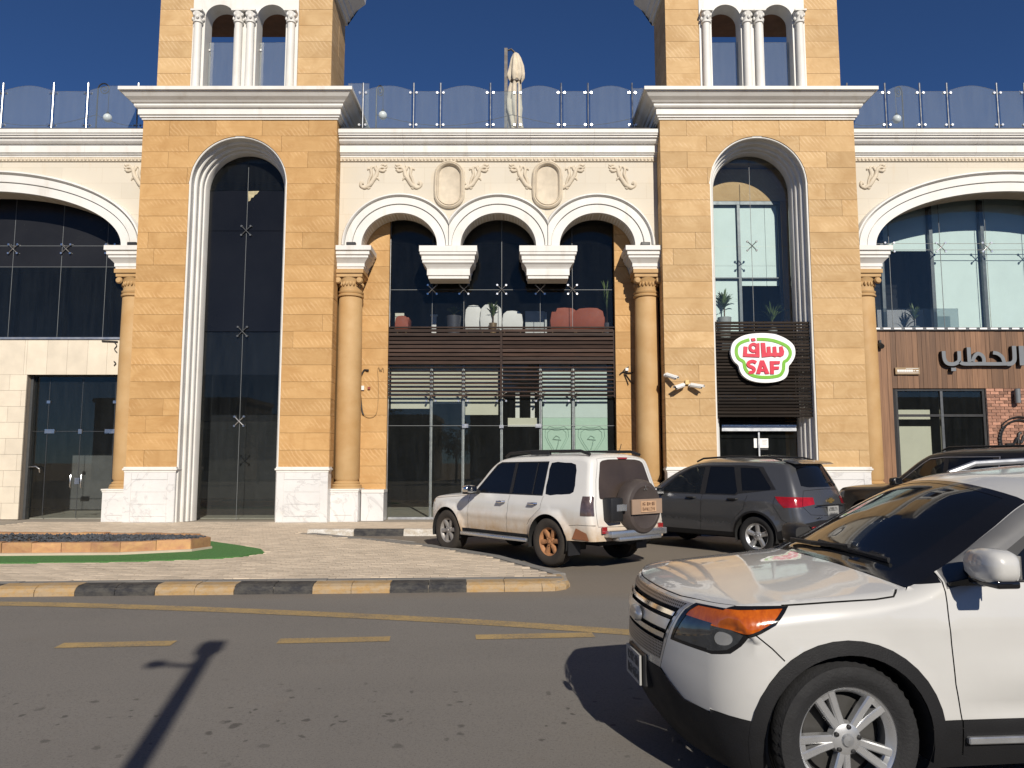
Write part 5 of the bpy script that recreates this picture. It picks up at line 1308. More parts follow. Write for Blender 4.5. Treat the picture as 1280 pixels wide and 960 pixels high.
        T = T[(np.abs(C_[:, 1]) < K) & (C_[:, 0] > 0) & (C_[:, 0] < s.S[-1])]; C_ = V[T].mean(1); cls = np.full(len(T), -1)
        for g_ in gp: cls[(cls == -1) & pip(C_, g_)] = -2
        for i, p in enumerate(polys): cls[(cls == -1) & pip(C_, p)] = i
        V = np.stack([V[:, 0], V[:, 1] / K], 1); P3 = s.strip(V[:, 0], V[:, 1]); N3 = s.nrm(s.strip, V[:, 0], V[:, 1], .006, 1.)
        ctr = np.array([s.E[:, 0].mean(), 0, .8]); 
        if ((N3 * (P3 - ctr)).sum(1) > 0).mean() < .5: N3 = -N3
        a_, b_, c_ = P3[T[:, 0]], P3[T[:, 1]], P3[T[:, 2]]; fl = (np.cross(b_ - a_, c_ - a_) * N3[T[:, 0]]).sum(1) < 0; T[fl] = T[fl][:, ::-1]
        res = {}
        for k in sorted(set(cls)):
            if k == -1: s.emit('body', P3, N3, T[cls == k], None, 0)
            elif k == -2: s.emit('gap', P3, N3, T[cls == k], None, -.008)
            else:
                r = meta[k]; o = s.emit(r['name'], P3, N3, T[cls == k], r['mat'], r.get('off', 0)); res.setdefault(r['name'], []).append(o)
        return res
    def close(s, paint):
        s.finish('body', s.body, s.bn, paint, s.root)
        if s.gap.v: s.finish('panel_gap', s.gap, None, 'gap_dark', s.root)
        x0, x1 = s.E[:, 0].min() + .25, s.E[:, 0].max() - .2; mb = MB()
        mb.box(x0, x1, -.52, .52, s.zbot - .02, .62)
        ws = sorted(s.wheels); mb.box(ws[0][0] + ws[0][2] + .03, ws[1][0] - ws[1][2] - .03, -.8, .8, s.zbot + .02, .55)
        o = obj('underbody', mb, 'gap_dark', s.root)
        for wx, wz, ra in s.wheels:
            n = 22; W = float(s.W0(np.array([wx]), np.array([wz + ra]))[0]) - .015
            for sg in (1, -1):
                mb = MB(); b0 = 0
                for k in range(n + 1):
                    t = -.25 + (math.pi + .5) * k / n
                    for y in (.5, W): mb.v.append((wx + (ra + .004) * math.cos(t), sg * y, wz + (ra + .004) * math.sin(t)))
                for k in range(n): mb.f.append((b0 + 2 * k, b0 + 2 * k + 1, b0 + 2 * k + 3, b0 + 2 * k + 2))
                obj('wheel_well', mb, 'gap_dark', s.root)

def wheel(root, x, y, z, r, wd, rr, style, rimm, tyrem, sg, steer=0., spin=0.):
    # axis along y, outer face toward -y; sg=-1 near (left) side, +1 far side
    h = wd / 2; sw = r - rr
    prof = [(rr - .01, -h * .80), (rr + .012, -h * .86), (rr + sw * .25, -h * .97), (rr + sw * .55, -h * 1.0), (rr + sw * .8, -h * .94), (r - .012, -h * .82), (r - .003, -h * .70), (r, -h * .5)]
    for g_ in (-.3, 0, .3): prof += [(r, h * (g_ - .06)), (r - .009, h * (g_ - .05)), (r - .009, h * (g_ + .05)), (r, h * (g_ + .06))]
    prof += [(r, h * .5), (r - .012, h * .82), (rr + sw * .55, h), (rr, h * .8), (rr - .03, h * .7)]
    n = 96; mb = MB(); mb.lathe(prof, (0, 0, 0), n, 'y'); m = len(prof)
    for k in range(n):                                        # tread notches on the shoulder
        if k % 2:
            for i in (5, 6): 
                vx, vy, vz = mb.v[k * m + i]; q = 1 - .010 / r; mb.v[k * m + i] = (vx * q, vy, vz * q)
    w_ = obj('wheel', mb, tyrem, root, smooth=50); w_.location = (x, y, z); w_.rotation_euler = (0, spin, steer + (0 if sg < 0 else math.pi))
    mb = MB(); yo = -h * .80
    mb.lathe([(rr - .03, h * .7), (rr - .045, yo + .05), (rr - .022, yo + .012), (rr + .004, yo), (rr + .006, yo + .012), (rr - .006, yo + .02)], (0, 0, 0), 64, 'y')
    def spoke(a0, r0, r1, w0, w1, y0, y1, th=.035, skew=0.):
        d = Vector((math.cos(a0), 0, math.sin(a0))); e = Vector((-d.z, 0, d.x)); vs = []
        for rad, w2, yy, sk in ((r0, w0, y0, 0), ((r0 + r1) / 2, (w0 + w1) / 2, (y0 + y1) / 2 + .004, skew / 2), (r1, w1, y1, skew)):
            c = d * rad + e * sk
            vs += [c - e * w2 + Vector((0, yy + th, 0)), c - e * w2 * .92 + Vector((0, yy + .008, 0)), c - e * w2 * .6 + Vector((0, yy, 0)), c + e * w2 * .6 + Vector((0, yy, 0)), c + e * w2 * .92 + Vector((0, yy + .008, 0)), c + e * w2 + Vector((0, yy + th, 0))]
        fs = [(6 * j + k, 6 * j + k + 1, 6 * j + 7 + k, 6 * j + 6 + k) for j in (0, 1) for k in range(5)]
        mb.add(vs, fs)
    if style == 'double5':
        for k in range(5):
            a0 = math.pi / 2 + k * 2 * math.pi / 5 + math.pi / 5
            for q in (-1, 1): spoke(a0 + q * .20, .055, rr - .018, .020, .024, yo + .022, yo + .014, .045, -q * .01)
            spoke(a0, rr - .05, rr - .015, .06, .075, yo + .022, yo + .012, .03)
    elif style == 'six':
        for k in range(6): spoke(k * math.pi / 3 + .3, .05, rr - .015, .032, .046, yo + .02, yo + .012, .05)
    else:
        for k in range(5):
            a0 = k * 2 * math.pi / 5 + .3; spoke(a0, .04, rr - .015, .035, .05, yo + .03, yo + .012, .04)
    mb.lathe([(.001, yo + .012), (.045, yo + .012), (.075, yo + .022), (.085, yo + .06)], (0, 0, 0), 28, 'y')
    rim = obj('rim', mb, rimm, w_, smooth=35)
    obj('hub_cap', MB().lathe([(.001, yo - .004), (.028, yo - .002), (.033, yo + .012)], (0, 0, 0), 20, 'y'), 'silver' if style != 'six' else rimm, w_, smooth=40)
    me = bpy.data.meshes.new('lug_nut'); q = MB().lathe([(.001, yo + .006), (.011, yo + .008), (.013, yo + .03)], (0, 0, 0), 8, 'y'); me.from_pydata(q.v, [], q.f); me.materials.append(mat('trim_black' if style == 'double5' else rimm))
    for k in range(5 if style != 'six' else 6):
        a0 = math.pi / 2 + k * 2 * math.pi / (5 if style != 'six' else 6); obj('lug_nut', me, None, w_, loc=(.062 * math.cos(a0), 0, .062 * math.sin(a0)))
    obj('brake_disc', MB().lathe([(.05, 0), (rr * .72, 0), (rr * .72, .02)], (0, 0, 0), 32, 'y'), 'brake_grey', w_)
    obj('rim_back', MB().lathe([(.03, .03), (rr - .035, .03), (rr - .035, .05)], (0, 0, 0), 32, 'y'), 'gap_dark', w_)
    return w_
def put(o, name, mb, m, **kw): return obj(name, mb, m, o, **kw)
def mirror_arm(root, x, y, z, capm, sg, ms=1.):
    t = MB(); w_, h = .24, .15 * ms
    for i, (yy, sc_) in enumerate(((0, .7), (.05, .92), (.13, 1), (.19, .95), (.225, .82), (.245, .6), (.255, .3))):
        for k in range(14):
            a_ = 2 * math.pi * k / 14; c_, s_ = math.cos(a_), math.sin(a_)
            t.v.append((x + .075 * sc_ * np.sign(c_) * abs(c_) ** .7 - (.02 if c_ < 0 else 0), sg * (y + yy), z + h / 2 * sc_ * np.sign(s_) * abs(s_) ** .6))
    for i in range(6):
        for k in range(14): t.f.append((i * 14 + k, i * 14 + (k + 1) % 14, (i + 1) * 14 + (k + 1) % 14, (i + 1) * 14 + k))
    t.f += [tuple(range(14)), tuple(range(84, 98))]
    m_ = put(root, 'door_mirror', t, capm, smooth=60)
    b = MB(); b.box(x - .07, x + .05, *sorted((sg * (y + .02), sg * (y + .24))), z - h / 2 - .012, z - h / 2 + .028); obj('mirror_base', b, 'trim_gloss', m_, bevel=.012, smooth=40)
    b = MB().tube([(x + .02, sg * (y - .1), z - .06), (x, sg * (y + .06), z - .05)], .035, 8); obj('mirror_foot', b, 'trim_black', m_, smooth=40)
    b = MB().box(x + .066, x + .072, *sorted((sg * (y + .03), sg * (y + .22))), z - .055, z + .055); obj('mirror_glass', b, 'chrome', m_)
    return m_
def wiper(root, pts, m='trim_black'): put(root, 'wiper', MB().tube(pts, .012, 6).tube([(p[0] + .0, p[1], p[2] - .012) for p in pts], .008, 5), m)
def plate(root, x, z, w_, h, sgx, bg_, fg, seed, y=0., tilt=0.):
    p = put(root, 'licence_plate', MB().box(*sorted((x, x + sgx * .012)), y - w_ / 2, y + w_ / 2, z - h / 2, z + h / 2), bg_)
    r_ = random.Random(seed); mb = MB(); xf = x + sgx * .0125
    for row, zz in ((0, z + h * .23), (1, z - h * .23)):
        yy = y - w_ * .42
        while yy < y + w_ * .36:
            g_ = w_ * r_.uniform(.05, .085)
            for _ in range(3):
                if r_.random() < .6: mb.box(*sorted((xf, xf + sgx * .002)), yy, yy + g_, zz + h * r_.choice((-.15, 0, .13)), zz + h * r_.choice((-.15, 0, .13)) + h * .05)
            mb.box(*sorted((xf, xf + sgx * .002)), yy, yy + g_ * .3, zz - h * .15, zz + h * .16); yy += g_ + w_ * .035
    obj('plate_print', mb, fg, p); return p

# ---------------------------------------------------------------- white SUV in the foreground
ex = thing('parked_car', 'large white pearl SUV filling the lower right corner, amber headlight toward the road', 'car', (.70, 4.85, -.035), R(4.6))
rows = [(.36, .215, .10, .24, .20), (.30, .33, .20, .15, .32), (.265, .46, .24, .105, .46), (.245, .62, .26, .075, .62), (.25, .80, .26, .085, .80), (.285, .955, .21, .13, .955), (.36, 1.02, .14, .19, 1.03),
        (.65, 1.055, .11, .5, 1.105), (1.02, 1.085, .10, .92, 1.16), (1.26, 1.11, .08, 1.14, 1.185), (1.48, 1.20, .075, 1.30, 1.245), (1.84, 1.395, .07, 1.67, 1.46), (2.10, 1.53, .08, 2.0, 1.625),
        (2.34, 1.605, .09, 2.28, 1.70), (3.1, 1.665, .09, 3.1, 1.755), (4.1, 1.65, .09, 4.1, 1.735), (4.52, 1.61, .09, 4.62, 1.68), (4.62, 1.47, .10, 4.72, 1.49), (4.72, 1.15, .14, 4.85, 1.14), (4.75, .85, .18, 4.9, .84), (4.76, .55, .2, 4.9, .52), (4.70, .30, .12, 4.83, .28)]
plan = [(0, .90), (.3, .935), (.6, .965), (.94, .985), (1.6, .985), (2.8, .985), (4.0, .975), (4.6, .95), (5.0, .92)]
inset = [(.2, .07), (.35, .03), (.5, .008), (.7, .0), (.9, .004), (1.02, .018), (1.12, .045), (1.2, .085), (1.4, .165), (1.6, .255), (1.75, .32)]
car = Car(ex, rows, plan, inset, .24, [(.90, .38, .425), (3.76, .38, .425)], 2.2, .012, [(.70, .06, .012, 1.5, 4.0), (.52, .05, -.012, 1.4, 3.4), (.93, .05, .006, .9, 4.4)])
reg = [dict(name='side_window', poly=[(1.74, 1.15), (2.02, 1.345), (2.28, 1.50), (2.42, 1.545), (2.70, 1.56), (2.68, 1.15)], mat='car_glass', off=-.004),
       dict(name='side_window', poly=[(2.78, 1.155), (2.79, 1.565), (3.52, 1.565), (3.64, 1.165)], mat='car_glass', off=-.004),
       dict(name='side_window', poly=[(3.74, 1.17), (3.64, 1.56), (4.26, 1.515), (4.40, 1.21)], mat='car_glass', off=-.004),
       dict(name='window_surround', poly=[(1.58, 1.135), (1.98, 1.365), (2.26, 1.53), (2.42, 1.582), (3.6, 1.60), (4.35, 1.54), (4.50, 1.17)], mat='trim_black', off=-.001),
       dict(name='a_pillar', poly=[(1.46, 1.11), (1.47, 1.245), (1.84, 1.47), (2.1, 1.62), (2.2, 1.62), (2.26, 1.53), (1.98, 1.365), (1.58, 1.135)], mat='pillar_shade', off=-.0005),  # white A-pillar: its shade and dark reflection are put into this grey
       dict(name='pillar_base', poly=[(1.26, 1.1), (1.30, 1.125), (1.445, 1.14), (1.45, 1.235), (1.40, 1.23)], mat='trim_gloss', off=.001),
       dict(name='turn_lamp', poly=[(.1, .925), (.34, .912), (.40, .895), (.46, .918), (.53, .955), (.60, 1.022), (.48, 1.015), (.1, .995)], mat='amber', off=-.003),
       dict(name='projector', poly=smoothpoly([(.285, .83), (.325, .835), (.345, .862), (.335, .888), (.295, .895), (.275, .862)], 3), mat='lens_clear', off=-.006),
       dict(name='headlight', poly=[(.1, .80), (.26, .79), (.32, .81), (.365, .85), (.39, .893), (.34, .912), (.1, .925)], mat='lens_dark', off=-.004),
       dict(name='headlight_rim', poly=[(.1, .785), (.265, .775), (.335, .795), (.38, .838), (.41, .88), (.47, .905), (.545, .945), (.635, 1.034), (.48, 1.029), (.1, 1.012)], mat='trim_gloss', off=-.001),
       dict(name='arch_cladding', poly=circ(.90, .38, .495), mat='plastic_grey', off=.008), dict(name='arch_cladding', poly=circ(3.76, .38, .495), mat='plastic_grey', off=.008),
       dict(name='lower_bumper', poly=[(-.1, .1), (-.1, .50), (.28, .495), (.42, .48), (.9, .48), (.9, .1)], mat='plastic_grey', off=.006),
       dict(name='sill_cladding', poly=[(.9, .1), (.9, .475), (3.7, .475), (3.7, .1)], mat='plastic_grey', off=.006), dict(name='rear_cladding', poly=[(3.7, .1), (3.7, .475), (4.3, .475), (5.1, .5), (5.1, .1)], mat='plastic_grey', off=.006),
       dict(name='front_door', poly=[(1.455, 1.145), (1.44, .95), (1.455, .65), (1.485, .478), (2.70, .478), (2.73, 1.145)], mat='paint_pearl'),
       dict(name='rear_door', poly=[(2.736, 1.145), (2.706, .478), (3.24, .478), (3.36, .75), (3.64, .95), (3.70, 1.15)], mat='paint_pearl'),
       dict(name='tail_lamp', poly=[(4.5, .85), (4.52, 1.15), (5.0, 1.15), (5.0, .85)], mat='lens_red')]
gaps = [[(1.445, 1.22), (1.452, 1.145), (1.437, .95), (1.452, .65), (1.482, .47), (1.49, .3)], [(2.733, 1.15), (2.703, .3)], [(3.70, 1.15), (3.64, .95), (3.42, .82)],
        [(.60, 1.033), (.85, 1.05), (1.08, 1.062), (1.18, 1.075), (1.235, 1.115)], [(.44, .90), (.52, .835), (.58, .775)], [(1.58, 1.14), (2.8, 1.147), (4.5, 1.16)]]
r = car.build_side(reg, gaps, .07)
GR0, GR1 = 3.05, 5.55
def gb(a_, b_, t0, t1): return [(a_, -t0), (b_, -t1), (b_, t1), (a_, t0)]
def gt(v): return .50 + (v - GR0) / (GR1 - GR0) * .23      # half width of the grille grows upward
bands = [('grille_mesh', 3.18, 3.72, 'grille_mesh'), ('grille_slot', 3.72, 3.86, 'gap_dark'), ('grille_bar', 3.86, 4.02, 'chrome'), ('grille_slot', 4.02, 4.16, 'gap_dark'), ('grille_bar', 4.16, 4.52, 'silver'), ('grille_slot', 4.52, 4.66, 'gap_dark'), ('grille_bar', 4.66, 4.82, 'chrome'), ('grille_slot', 4.82, 4.98, 'gap_dark'), ('grille_mesh', 4.98, 5.40, 'grille_mesh')]
def mk_mesh():
    b = NB('grille_mesh'); vo = b.n('ShaderNodeTexVoronoi', feature='F1'); vo.inputs['Scale'].default_value = 1; vo.inputs['Randomness'].default_value = 0
    b.l(b.mapping(b.pos(True), sc=(0, 48, 62)), vo.inputs['Vector']); h = b.ramp(vo.outputs[0], .30, .36, 1, 0)
    c = b.mix(h, (.30, .30, .31), (.004, .004, .004)); b.bsdf(c, .35, b.math('SUBTRACT', .8, b.math('MULTIPLY', h, .8)), None, .5); MATS['grille_mesh'] = b.m
mk_mesh()
reg = [dict(name=n, poly=gb(a_, b_, gt(a_) - .03, gt(b_) - .03), mat=m, off=(.012 if 'bar' in n else -.02 if 'slot' in n else .004)) for n, a_, b_, m in bands]
reg += [dict(name='grille_frame', poly=gb(2.9, 5.5, gt(2.9), gt(5.5) + .01), mat='silver', off=.002),
        dict(name='turn_lamp', poly=[(4.84, .735), (4.80, 1.01), (5.62, 1.01), (5.50, .79)], mat='amber', off=-.003, mirror=1), dict(name='headlight', poly=[(3.98, .65), (3.97, 1.01), (4.80, 1.01), (4.84, .74)], mat='lens_dark', off=-.004, mirror=1),
        dict(name='headlight_rim', poly=[(3.90, .62), (3.87, 1.01), (5.76, 1.01), (5.60, .75)], mat='trim_gloss', off=-.001, mirror=1),
        dict(name='lower_bumper', poly=[(-.1, -1.1), (2.1, -1.1), (2.2, -.75), (2.9, -.5), (2.9, .5), (2.2, .75), (2.1, 1.1), (-.1, 1.1)], mat='plastic_grey', off=.006),
        dict(name='windshield', poly=[(9.45, -.80), (9.25, 0), (9.45, .80), (11.0, .82), (11.95, .84), (12.05, 0), (11.95, -.84), (11.0, -.82)], mat='car_glass', off=-.003),
        dict(name='windshield_rim', poly=[(9.05, -1.01), (8.95, 0), (9.05, 1.01), (12.1, .99), (12.15, .9), (12.2, 0), (12.15, -.9), (12.1, -.99)], mat='trim_gloss', off=-.001),
        dict(name='rear_window', poly=[(16.3, -.85), (16.3, .85), (17.9, .85), (17.9, -.85)], mat='car_glass', off=-.003)]
car.build_strip(reg, [[(5.75, 0), (5.72, .55), (5.9, .8), (6.1, 1.0)], [(9.0, 0), (9.05, 1.0)]])
car.close('paint_pearl')
for wx, st in ((.90, 0.03), (3.76, 0)):
    for sg in (-1, 1): wheel(ex, wx, sg * .845, .38, .383, .25, .268, 'double5', 'rim_silver', 'tyre', sg, st, .16)
mirror_arm(ex, 1.60, .985, 1.25, 'paint_pearl', -1, 1.15); mirror_arm(ex, 1.60, .93, 1.22, 'trim_black', 1)
for sg in (-1, 1):
    put(ex, 'mirror_sail', MB().prism([(1.47, 1.13), (1.76, 1.13), (1.78, 1.18), (1.72, 1.19), (1.47, 1.145)], sg * .945 - .01, sg * .945 + .01), 'trim_gloss')
    put(ex, 'door_handle', MB().tube([(2.42, sg * .985, .98), (2.46, sg * 1.02, .98), (2.64, sg * 1.02, .98), (2.68, sg * .985, .98)], .016, 8), 'chrome', smooth=40)
    put(ex, 'roof_rail', MB().tube([(2.55, sg * .60, 1.68), (2.75, sg * .60, 1.75), (3.4, sg * .60, 1.785), (4.2, sg * .59, 1.765), (4.4, sg * .58, 1.71)], .022, 8), 'silver', smooth=40)
    put(ex, 'fog_lamp', MB().lathe([(.001, -.02), (.04, -.02), (.055, .0), (.065, .03)], (0, 0, 0), 18, 'y').xf(Matrix.Translation((.315, sg * .72, .40)) @ Matrix.Rotation(-.75 if sg < 0 else math.pi + .75, 4, 'Z')), 'lens_clear', smooth=40)
    put(ex, 'sill_strip', MB().box(1.5, 3.15, sg * .985 - .012, sg * .985 + .02, .36, .395), 'silver', bevel=.006)
wiper(ex, [(1.275, .45, 1.235), (1.255, .1, 1.245), (1.29, -.3, 1.262)]); wiper(ex, [(1.345, -.62, 1.222), (1.29, -.3, 1.243), (1.28, .05, 1.258)])
put(ex, 'front_emblem', MB().lathe([(.001, -.02), (.085, -.018), (.10, -.008), (.105, .01)], (0, 0, 0), 28, 'y').xf(Matrix.Translation((.065, 0, .84)) @ Matrix.Rotation(-math.pi / 2, 4, 'Z') @ Matrix.Diagonal((1, 1, .46, 1))), 'silver', smooth=40)
plate(ex, .052, .535, .335, .17, -1, 'plate_shaded', 'plate_marks', 4); put(ex, 'plate_holder', MB().box(.06, .12, -.19, .19, .44, .63), 'trim_black', bevel=.01)
put(ex, 'antenna', MB().prism([(0, 0), (.14, 0), (.11, .05), (.07, .06)], -.02, .02).xf(Matrix.Translation((4.0, 0, 1.76))), 'paint_pearl')

# ---------------------------------------------------------------- dusty white off-roader with spare wheel
pj = thing('parked_car', 'dusty white off-roader with brown spare wheel cover, parked nose toward the shop', 'car', (-1.03, 15.8, .085), R(-49.6))
rows = [(.20, .36, .08, .04, .36), (.14, .50, .15, .0, .50), (.13, .72, .16, .0, .72), (.16, .90, .14, .04, .92), (.26, .985, .12, .12, 1.01), (.7, 1.035, .10, .65, 1.08), (1.2, 1.07, .09, 1.15, 1.13), (1.40, 1.11, .07, 1.26, 1.15), (1.62, 1.29, .06, 1.5, 1.35),
        (1.93, 1.60, .06, 1.86, 1.66), (2.10, 1.69, .07, 2.06, 1.75), (2.5, 1.735, .08, 2.5, 1.795), (3.5, 1.755, .08, 3.5, 1.81), (4.1, 1.745, .08, 4.12, 1.79), (4.28, 1.69, .09, 4.32, 1.72), (4.37, 1.35, .09, 4.42, 1.36), (4.43, 1.05, .10, 4.49, 1.05), (4.47, .75, .11, 4.54, .75), (4.50, .60, .11, 4.60, .59), (4.50, .44, .08, 4.58, .44)]
plan = [(0, .80), (.3, .87), (.75, .90), (1.5, .90), (3.53, .915), (4.2, .90), (4.6, .86)]
inset = [(.3, .05), (.45, .02), (.6, .0), (.85, .0), (1.0, .015), (1.1, .045), (1.2, .075), (1.45, .145), (1.75, .235)]
car = Car(pj, rows, plan, inset, .36, [(.78, .38, .44), (3.56, .38, .44)], 2.4, .05, [(.74, .05, .018, 1.0, 3.3), (.97, .04, .006, .6, 4.2)])
reg = [dict(name='side_window', poly=[(1.60, 1.12), (1.80, 1.34), (2.05, 1.58), (2.14, 1.625), (2.52, 1.635), (2.52, 1.12)], mat='car_glass', off=-.006),
       dict(name='side_window', poly=[(2.60, 1.12), (2.60, 1.64), (3.10, 1.64), (3.10, 1.12)], mat='car_glass', off=-.006), dict(name='side_window', poly=[(3.13, 1.12), (3.13, 1.64), (3.36, 1.64), (3.36, 1.12)], mat='car_glass', off=-.006),
       dict(name='side_window', poly=smoothpoly([(3.44, 1.13), (3.43, 1.40), (3.44, 1.635), (3.75, 1.64), (4.0, 1.61), (4.05, 1.4), (4.06, 1.18), (3.9, 1.14), (3.7, 1.13)], 2), mat='car_glass', off=-.006),
       dict(name='window_surround', poly=[(1.54, 1.10), (2.03, 1.605), (2.14, 1.65), (3.38, 1.662), (3.38, 1.10)], mat='trim_black', off=-.002),
       dict(name='tail_lamp', poly=[(4.26, .82), (4.27, 1.12), (4.60, 1.12), (4.60, .82)], mat='lens_smoke', off=.004), dict(name='headlight', poly=[(.0, .70), (.0, .92), (.33, .93), (.30, .74)], mat='lens_clear', off=-.002),
       dict(name='sill_trim', poly=[(1.25, .3), (1.25, .46), (3.08, .46), (3.08, .3)], mat='plastic_grey', off=.0),
       dict(name='front_door', poly=[(1.46, 1.10), (1.42, .9), (1.40, .462), (2.50, .462), (2.55, 1.10)], mat='paint_white_dusty'), dict(name='rear_door', poly=[(2.556, 1.10), (2.506, .462), (3.02, .462), (3.10, .72), (3.36, .90), (3.40, 1.10)], mat='paint_white_dusty')]
gaps = [[(1.45, 1.12), (1.415, .9), (1.395, .45)], [(2.553, 1.10), (2.503, .45)], [(3.403, 1.10), (3.363, .9), (3.10, .70), (3.04, .62)], [(.33, .97), (.8, 1.0), (1.3, 1.04), (1.42, 1.1)], [(4.02, .66), (4.2, .68), (4.55, .68)]]
car.build_side(reg, gaps, .08)
reg = [dict(name='windshield', poly=[(7.4, -.93), (7.3, 0), (7.4, .93), (9.6, .90), (9.7, 0), (9.6, -.9)], mat='car_glass', off=-.003),
       dict(name='rear_window', poly=smoothpoly([(14.15, -.74), (14.12, 0), (14.15, .74), (14.6, .85), (15.7, .87), (15.95, .74), (16.0, 0), (15.95, -.74), (15.7, -.87), (14.6, -.85)], 3), mat='car_glass_dusty', off=-.004),
       dict(name='grille', poly=[(2.0, -.5), (2.0, .5), (3.2, .55), (3.2, -.55)], mat='chrome', off=-.003), dict(name='headlight', poly=[(2.0, .6), (2.0, 1.01), (3.1, 1.01), (3.1, .6)], mat='lens_clear', mirror=1),
       dict(name='front_bumper_grille', poly=[(.5, -.6), (.5, .6), (1.2, .6), (1.2, -.6)], mat='gap_dark', off=-.006)]
car.build_strip(reg, [[(13.95, 0), (13.95, .9), (15, .95), (17.6, .95), (17.65, 0)], [(4.2, 0), (4.2, .9), (4.3, 1)]])
car.close('paint_white_dusty')
for wx in (.78, 3.56):
    for sg in (-1, 1): wheel(pj, wx, sg * .80, .38, .385, .265, .235, 'six', 'rim_rust' if wx > 2 else 'rim_dull', 'tyre_dusty', sg, 0, .2)
for sg in (-1, 1):
    mirror_arm(pj, 1.66, .93, 1.17, 'chrome', sg)
    put(pj, 'side_step', MB().box(1.25, 3.07, *sorted((sg * .80, sg * .965)), .335, .40), 'silver', bevel=.02, smooth=40)
    put(pj, 'roof_rail', MB().tube([(2.15, sg * .60, 1.74), (2.25, sg * .61, 1.80), (2.9, sg * .62, 1.83), (4.0, sg * .60, 1.825), (4.2, sg * .60, 1.77)], .026, 8).box(2.85, 3.3, sg * .62 - .03, sg * .62 + .03, 1.77, 1.84), 'trim_black', smooth=40)
    for x in (2.36, 3.18):
        put(pj, 'door_handle', MB().tube([(x - .1, sg * .905, .97), (x - .07, sg * .945, .97), (x + .07, sg * .945, .97), (x + .1, sg * .905, .97)], .02, 8), 'chrome', smooth=40)
    put(pj, 'mud_flap', MB().box(4.02, 4.04, sg * .80 - .13, sg * .80 + .13, .2, .42), 'trim_black')
    put(pj, 'rear_reflector', MB().box(4.545, 4.57, *sorted((sg * .62, sg * .72)), .56, .66), 'lens_red')
put(pj, 'rear_step_bumper', MB().box(4.52, 4.70, -.66, .66, .50, .60).box(4.56, 4.72, -.50, .50, .44, .50), 'silver', bevel=.015, smooth=40)
put(pj, 'roof_rack_bar', MB().tube([(2.95, -.6, 1.82), (2.95, 0, 1.85), (2.95, .6, 1.82)], .018, 7), 'trim_black')
cv = put(pj, 'spare_wheel_cover', MB().lathe([(.36, .0), (.43, .02), (.44, .10), (.43, .20), (.39, .25), (.33, .265), (.31, .255), (.001, .27)], (0, 0, 0), 44, 'y').xf(Matrix.Translation((4.48, .08, .94)) @ Matrix.Rotation(-math.pi / 2, 4, 'Z')), 'cover_brown', smooth=35)
obj('cover_band', MB().prism([(-.45, -.165), (.45, -.165), (.45, .165), (-.45, .165)], .03, .29).xf(Matrix.Translation((4.48, .08, .96)) @ Matrix.Rotation(-math.pi / 2, 4, 'Z') @ Matrix.Diagonal((1, -1, 1, 1))), 'cover_brown', cv, bevel=.03, smooth=40)
for q, (y0, y1) in enumerate(((-.38, -.34),)):
    obj('cover_strip', MB().box(4.56, 4.75, -.385, -.371, .90, 1.0), 'silver', cv)
put(pj, 'hinge_box', MB().box(4.47, 4.66, -.62, -.34, .73, 1.10), 'trim_black', bevel=.03, smooth=40); obj('hinge_strip', MB().box(4.50, 4.665, -.50, -.345, .895, .995), 'silver', cv)
pjp = plate(pj, 4.783, .955, .36, .17, 1, 'plate_dusty', 'plate_marks_dusty', 11, .1)
put(pj, 'plate_recess', MB().box(4.762, 4.782, -.28, .44, .84, 1.07), M('recess_tan', (.30, .21, .15), .7))
mb = MB()
for an in (90, 210, 330):
    d = Vector((math.cos(R(an)), math.sin(R(an)))); n = Vector((-d.y, d.x)); P4 = [Vector((0, 0)), d * .028 + n * .016, d * .056, d * .028 - n * .016]
    b0 = len(mb.v); mb.v += [(4.752, .08 + p.x, 1.235 + p.y) for p in P4]; mb.f.append((b0, b0 + 1, b0 + 2, b0 + 3))
obj('cover_emblem', mb, 'chrome', cv)
put(pj, 'rear_wiper', MB().tube([(4.44, .28, 1.14), (4.46, .05, 1.17), (4.455, -.25, 1.15)], .012, 6), 'trim_black')
put(pj, 'third_brake_lamp', MB().box(4.30, 4.36, -.1, .1, 1.70, 1.725), 'lens_red')
put(pj, 'antenna', MB().tube([(4.0, .3, 1.78), (4.06, .3, 1.95)], .006, 5), 'trim_black')
put(pj, 'rust_patch', MB().add([(4.08, -.903, .46), (4.42, -.872, .45), (4.38, -.886, .56), (4.18, -.913, .63)], [(0, 1, 2, 3)]), 'rust')

# ---------------------------------------------------------------- dark grey crossover
cp_ = thing('parked_car', 'dark grey crossover with red tail lamps, parked between the white and black cars', 'car', (2.62, 17.05, .085), R(-50))
rows = [(.24, .30, .1, .06, .28), (.16, .5, .22, 0, .48), (.17, .72, .22, .0, .70), (.26, .9, .16, .07, .92), (.5, .99, .12, .35, 1.02), (1.0, 1.05, .1, .9, 1.10), (1.22, 1.08, .08, 1.05, 1.12), (1.5, 1.27, .07, 1.35, 1.32), (1.95, 1.53, .07, 1.85, 1.59), (2.2, 1.61, .08, 2.15, 1.68),
        (2.6, 1.66, .08, 2.6, 1.735), (3.4, 1.66, .08, 3.4, 1.73), (4.05, 1.62, .07, 4.16, 1.69), (4.13, 1.585, .07, 4.27, 1.645), (4.19, 1.50, .08, 4.30, 1.54), (4.34, 1.2, .12, 4.46, 1.23), (4.40, 1.05, .15, 4.54, 1.06), (4.46, .8, .18, 4.61, .8), (4.50, .58, .2, 4.67, .57), (4.44, .33, .12, 4.6, .32)]
plan = [(0, .80), (.3, .86), (.9, .91), (1.6, .915), (3.6, .92), (4.2, .89), (4.7, .82)]
inset = [(.25, .07), (.4, .02), (.6, .0), (.85, .005), (1.0, .03), (1.1, .07), (1.3, .14), (1.5, .22), (1.7, .30)]
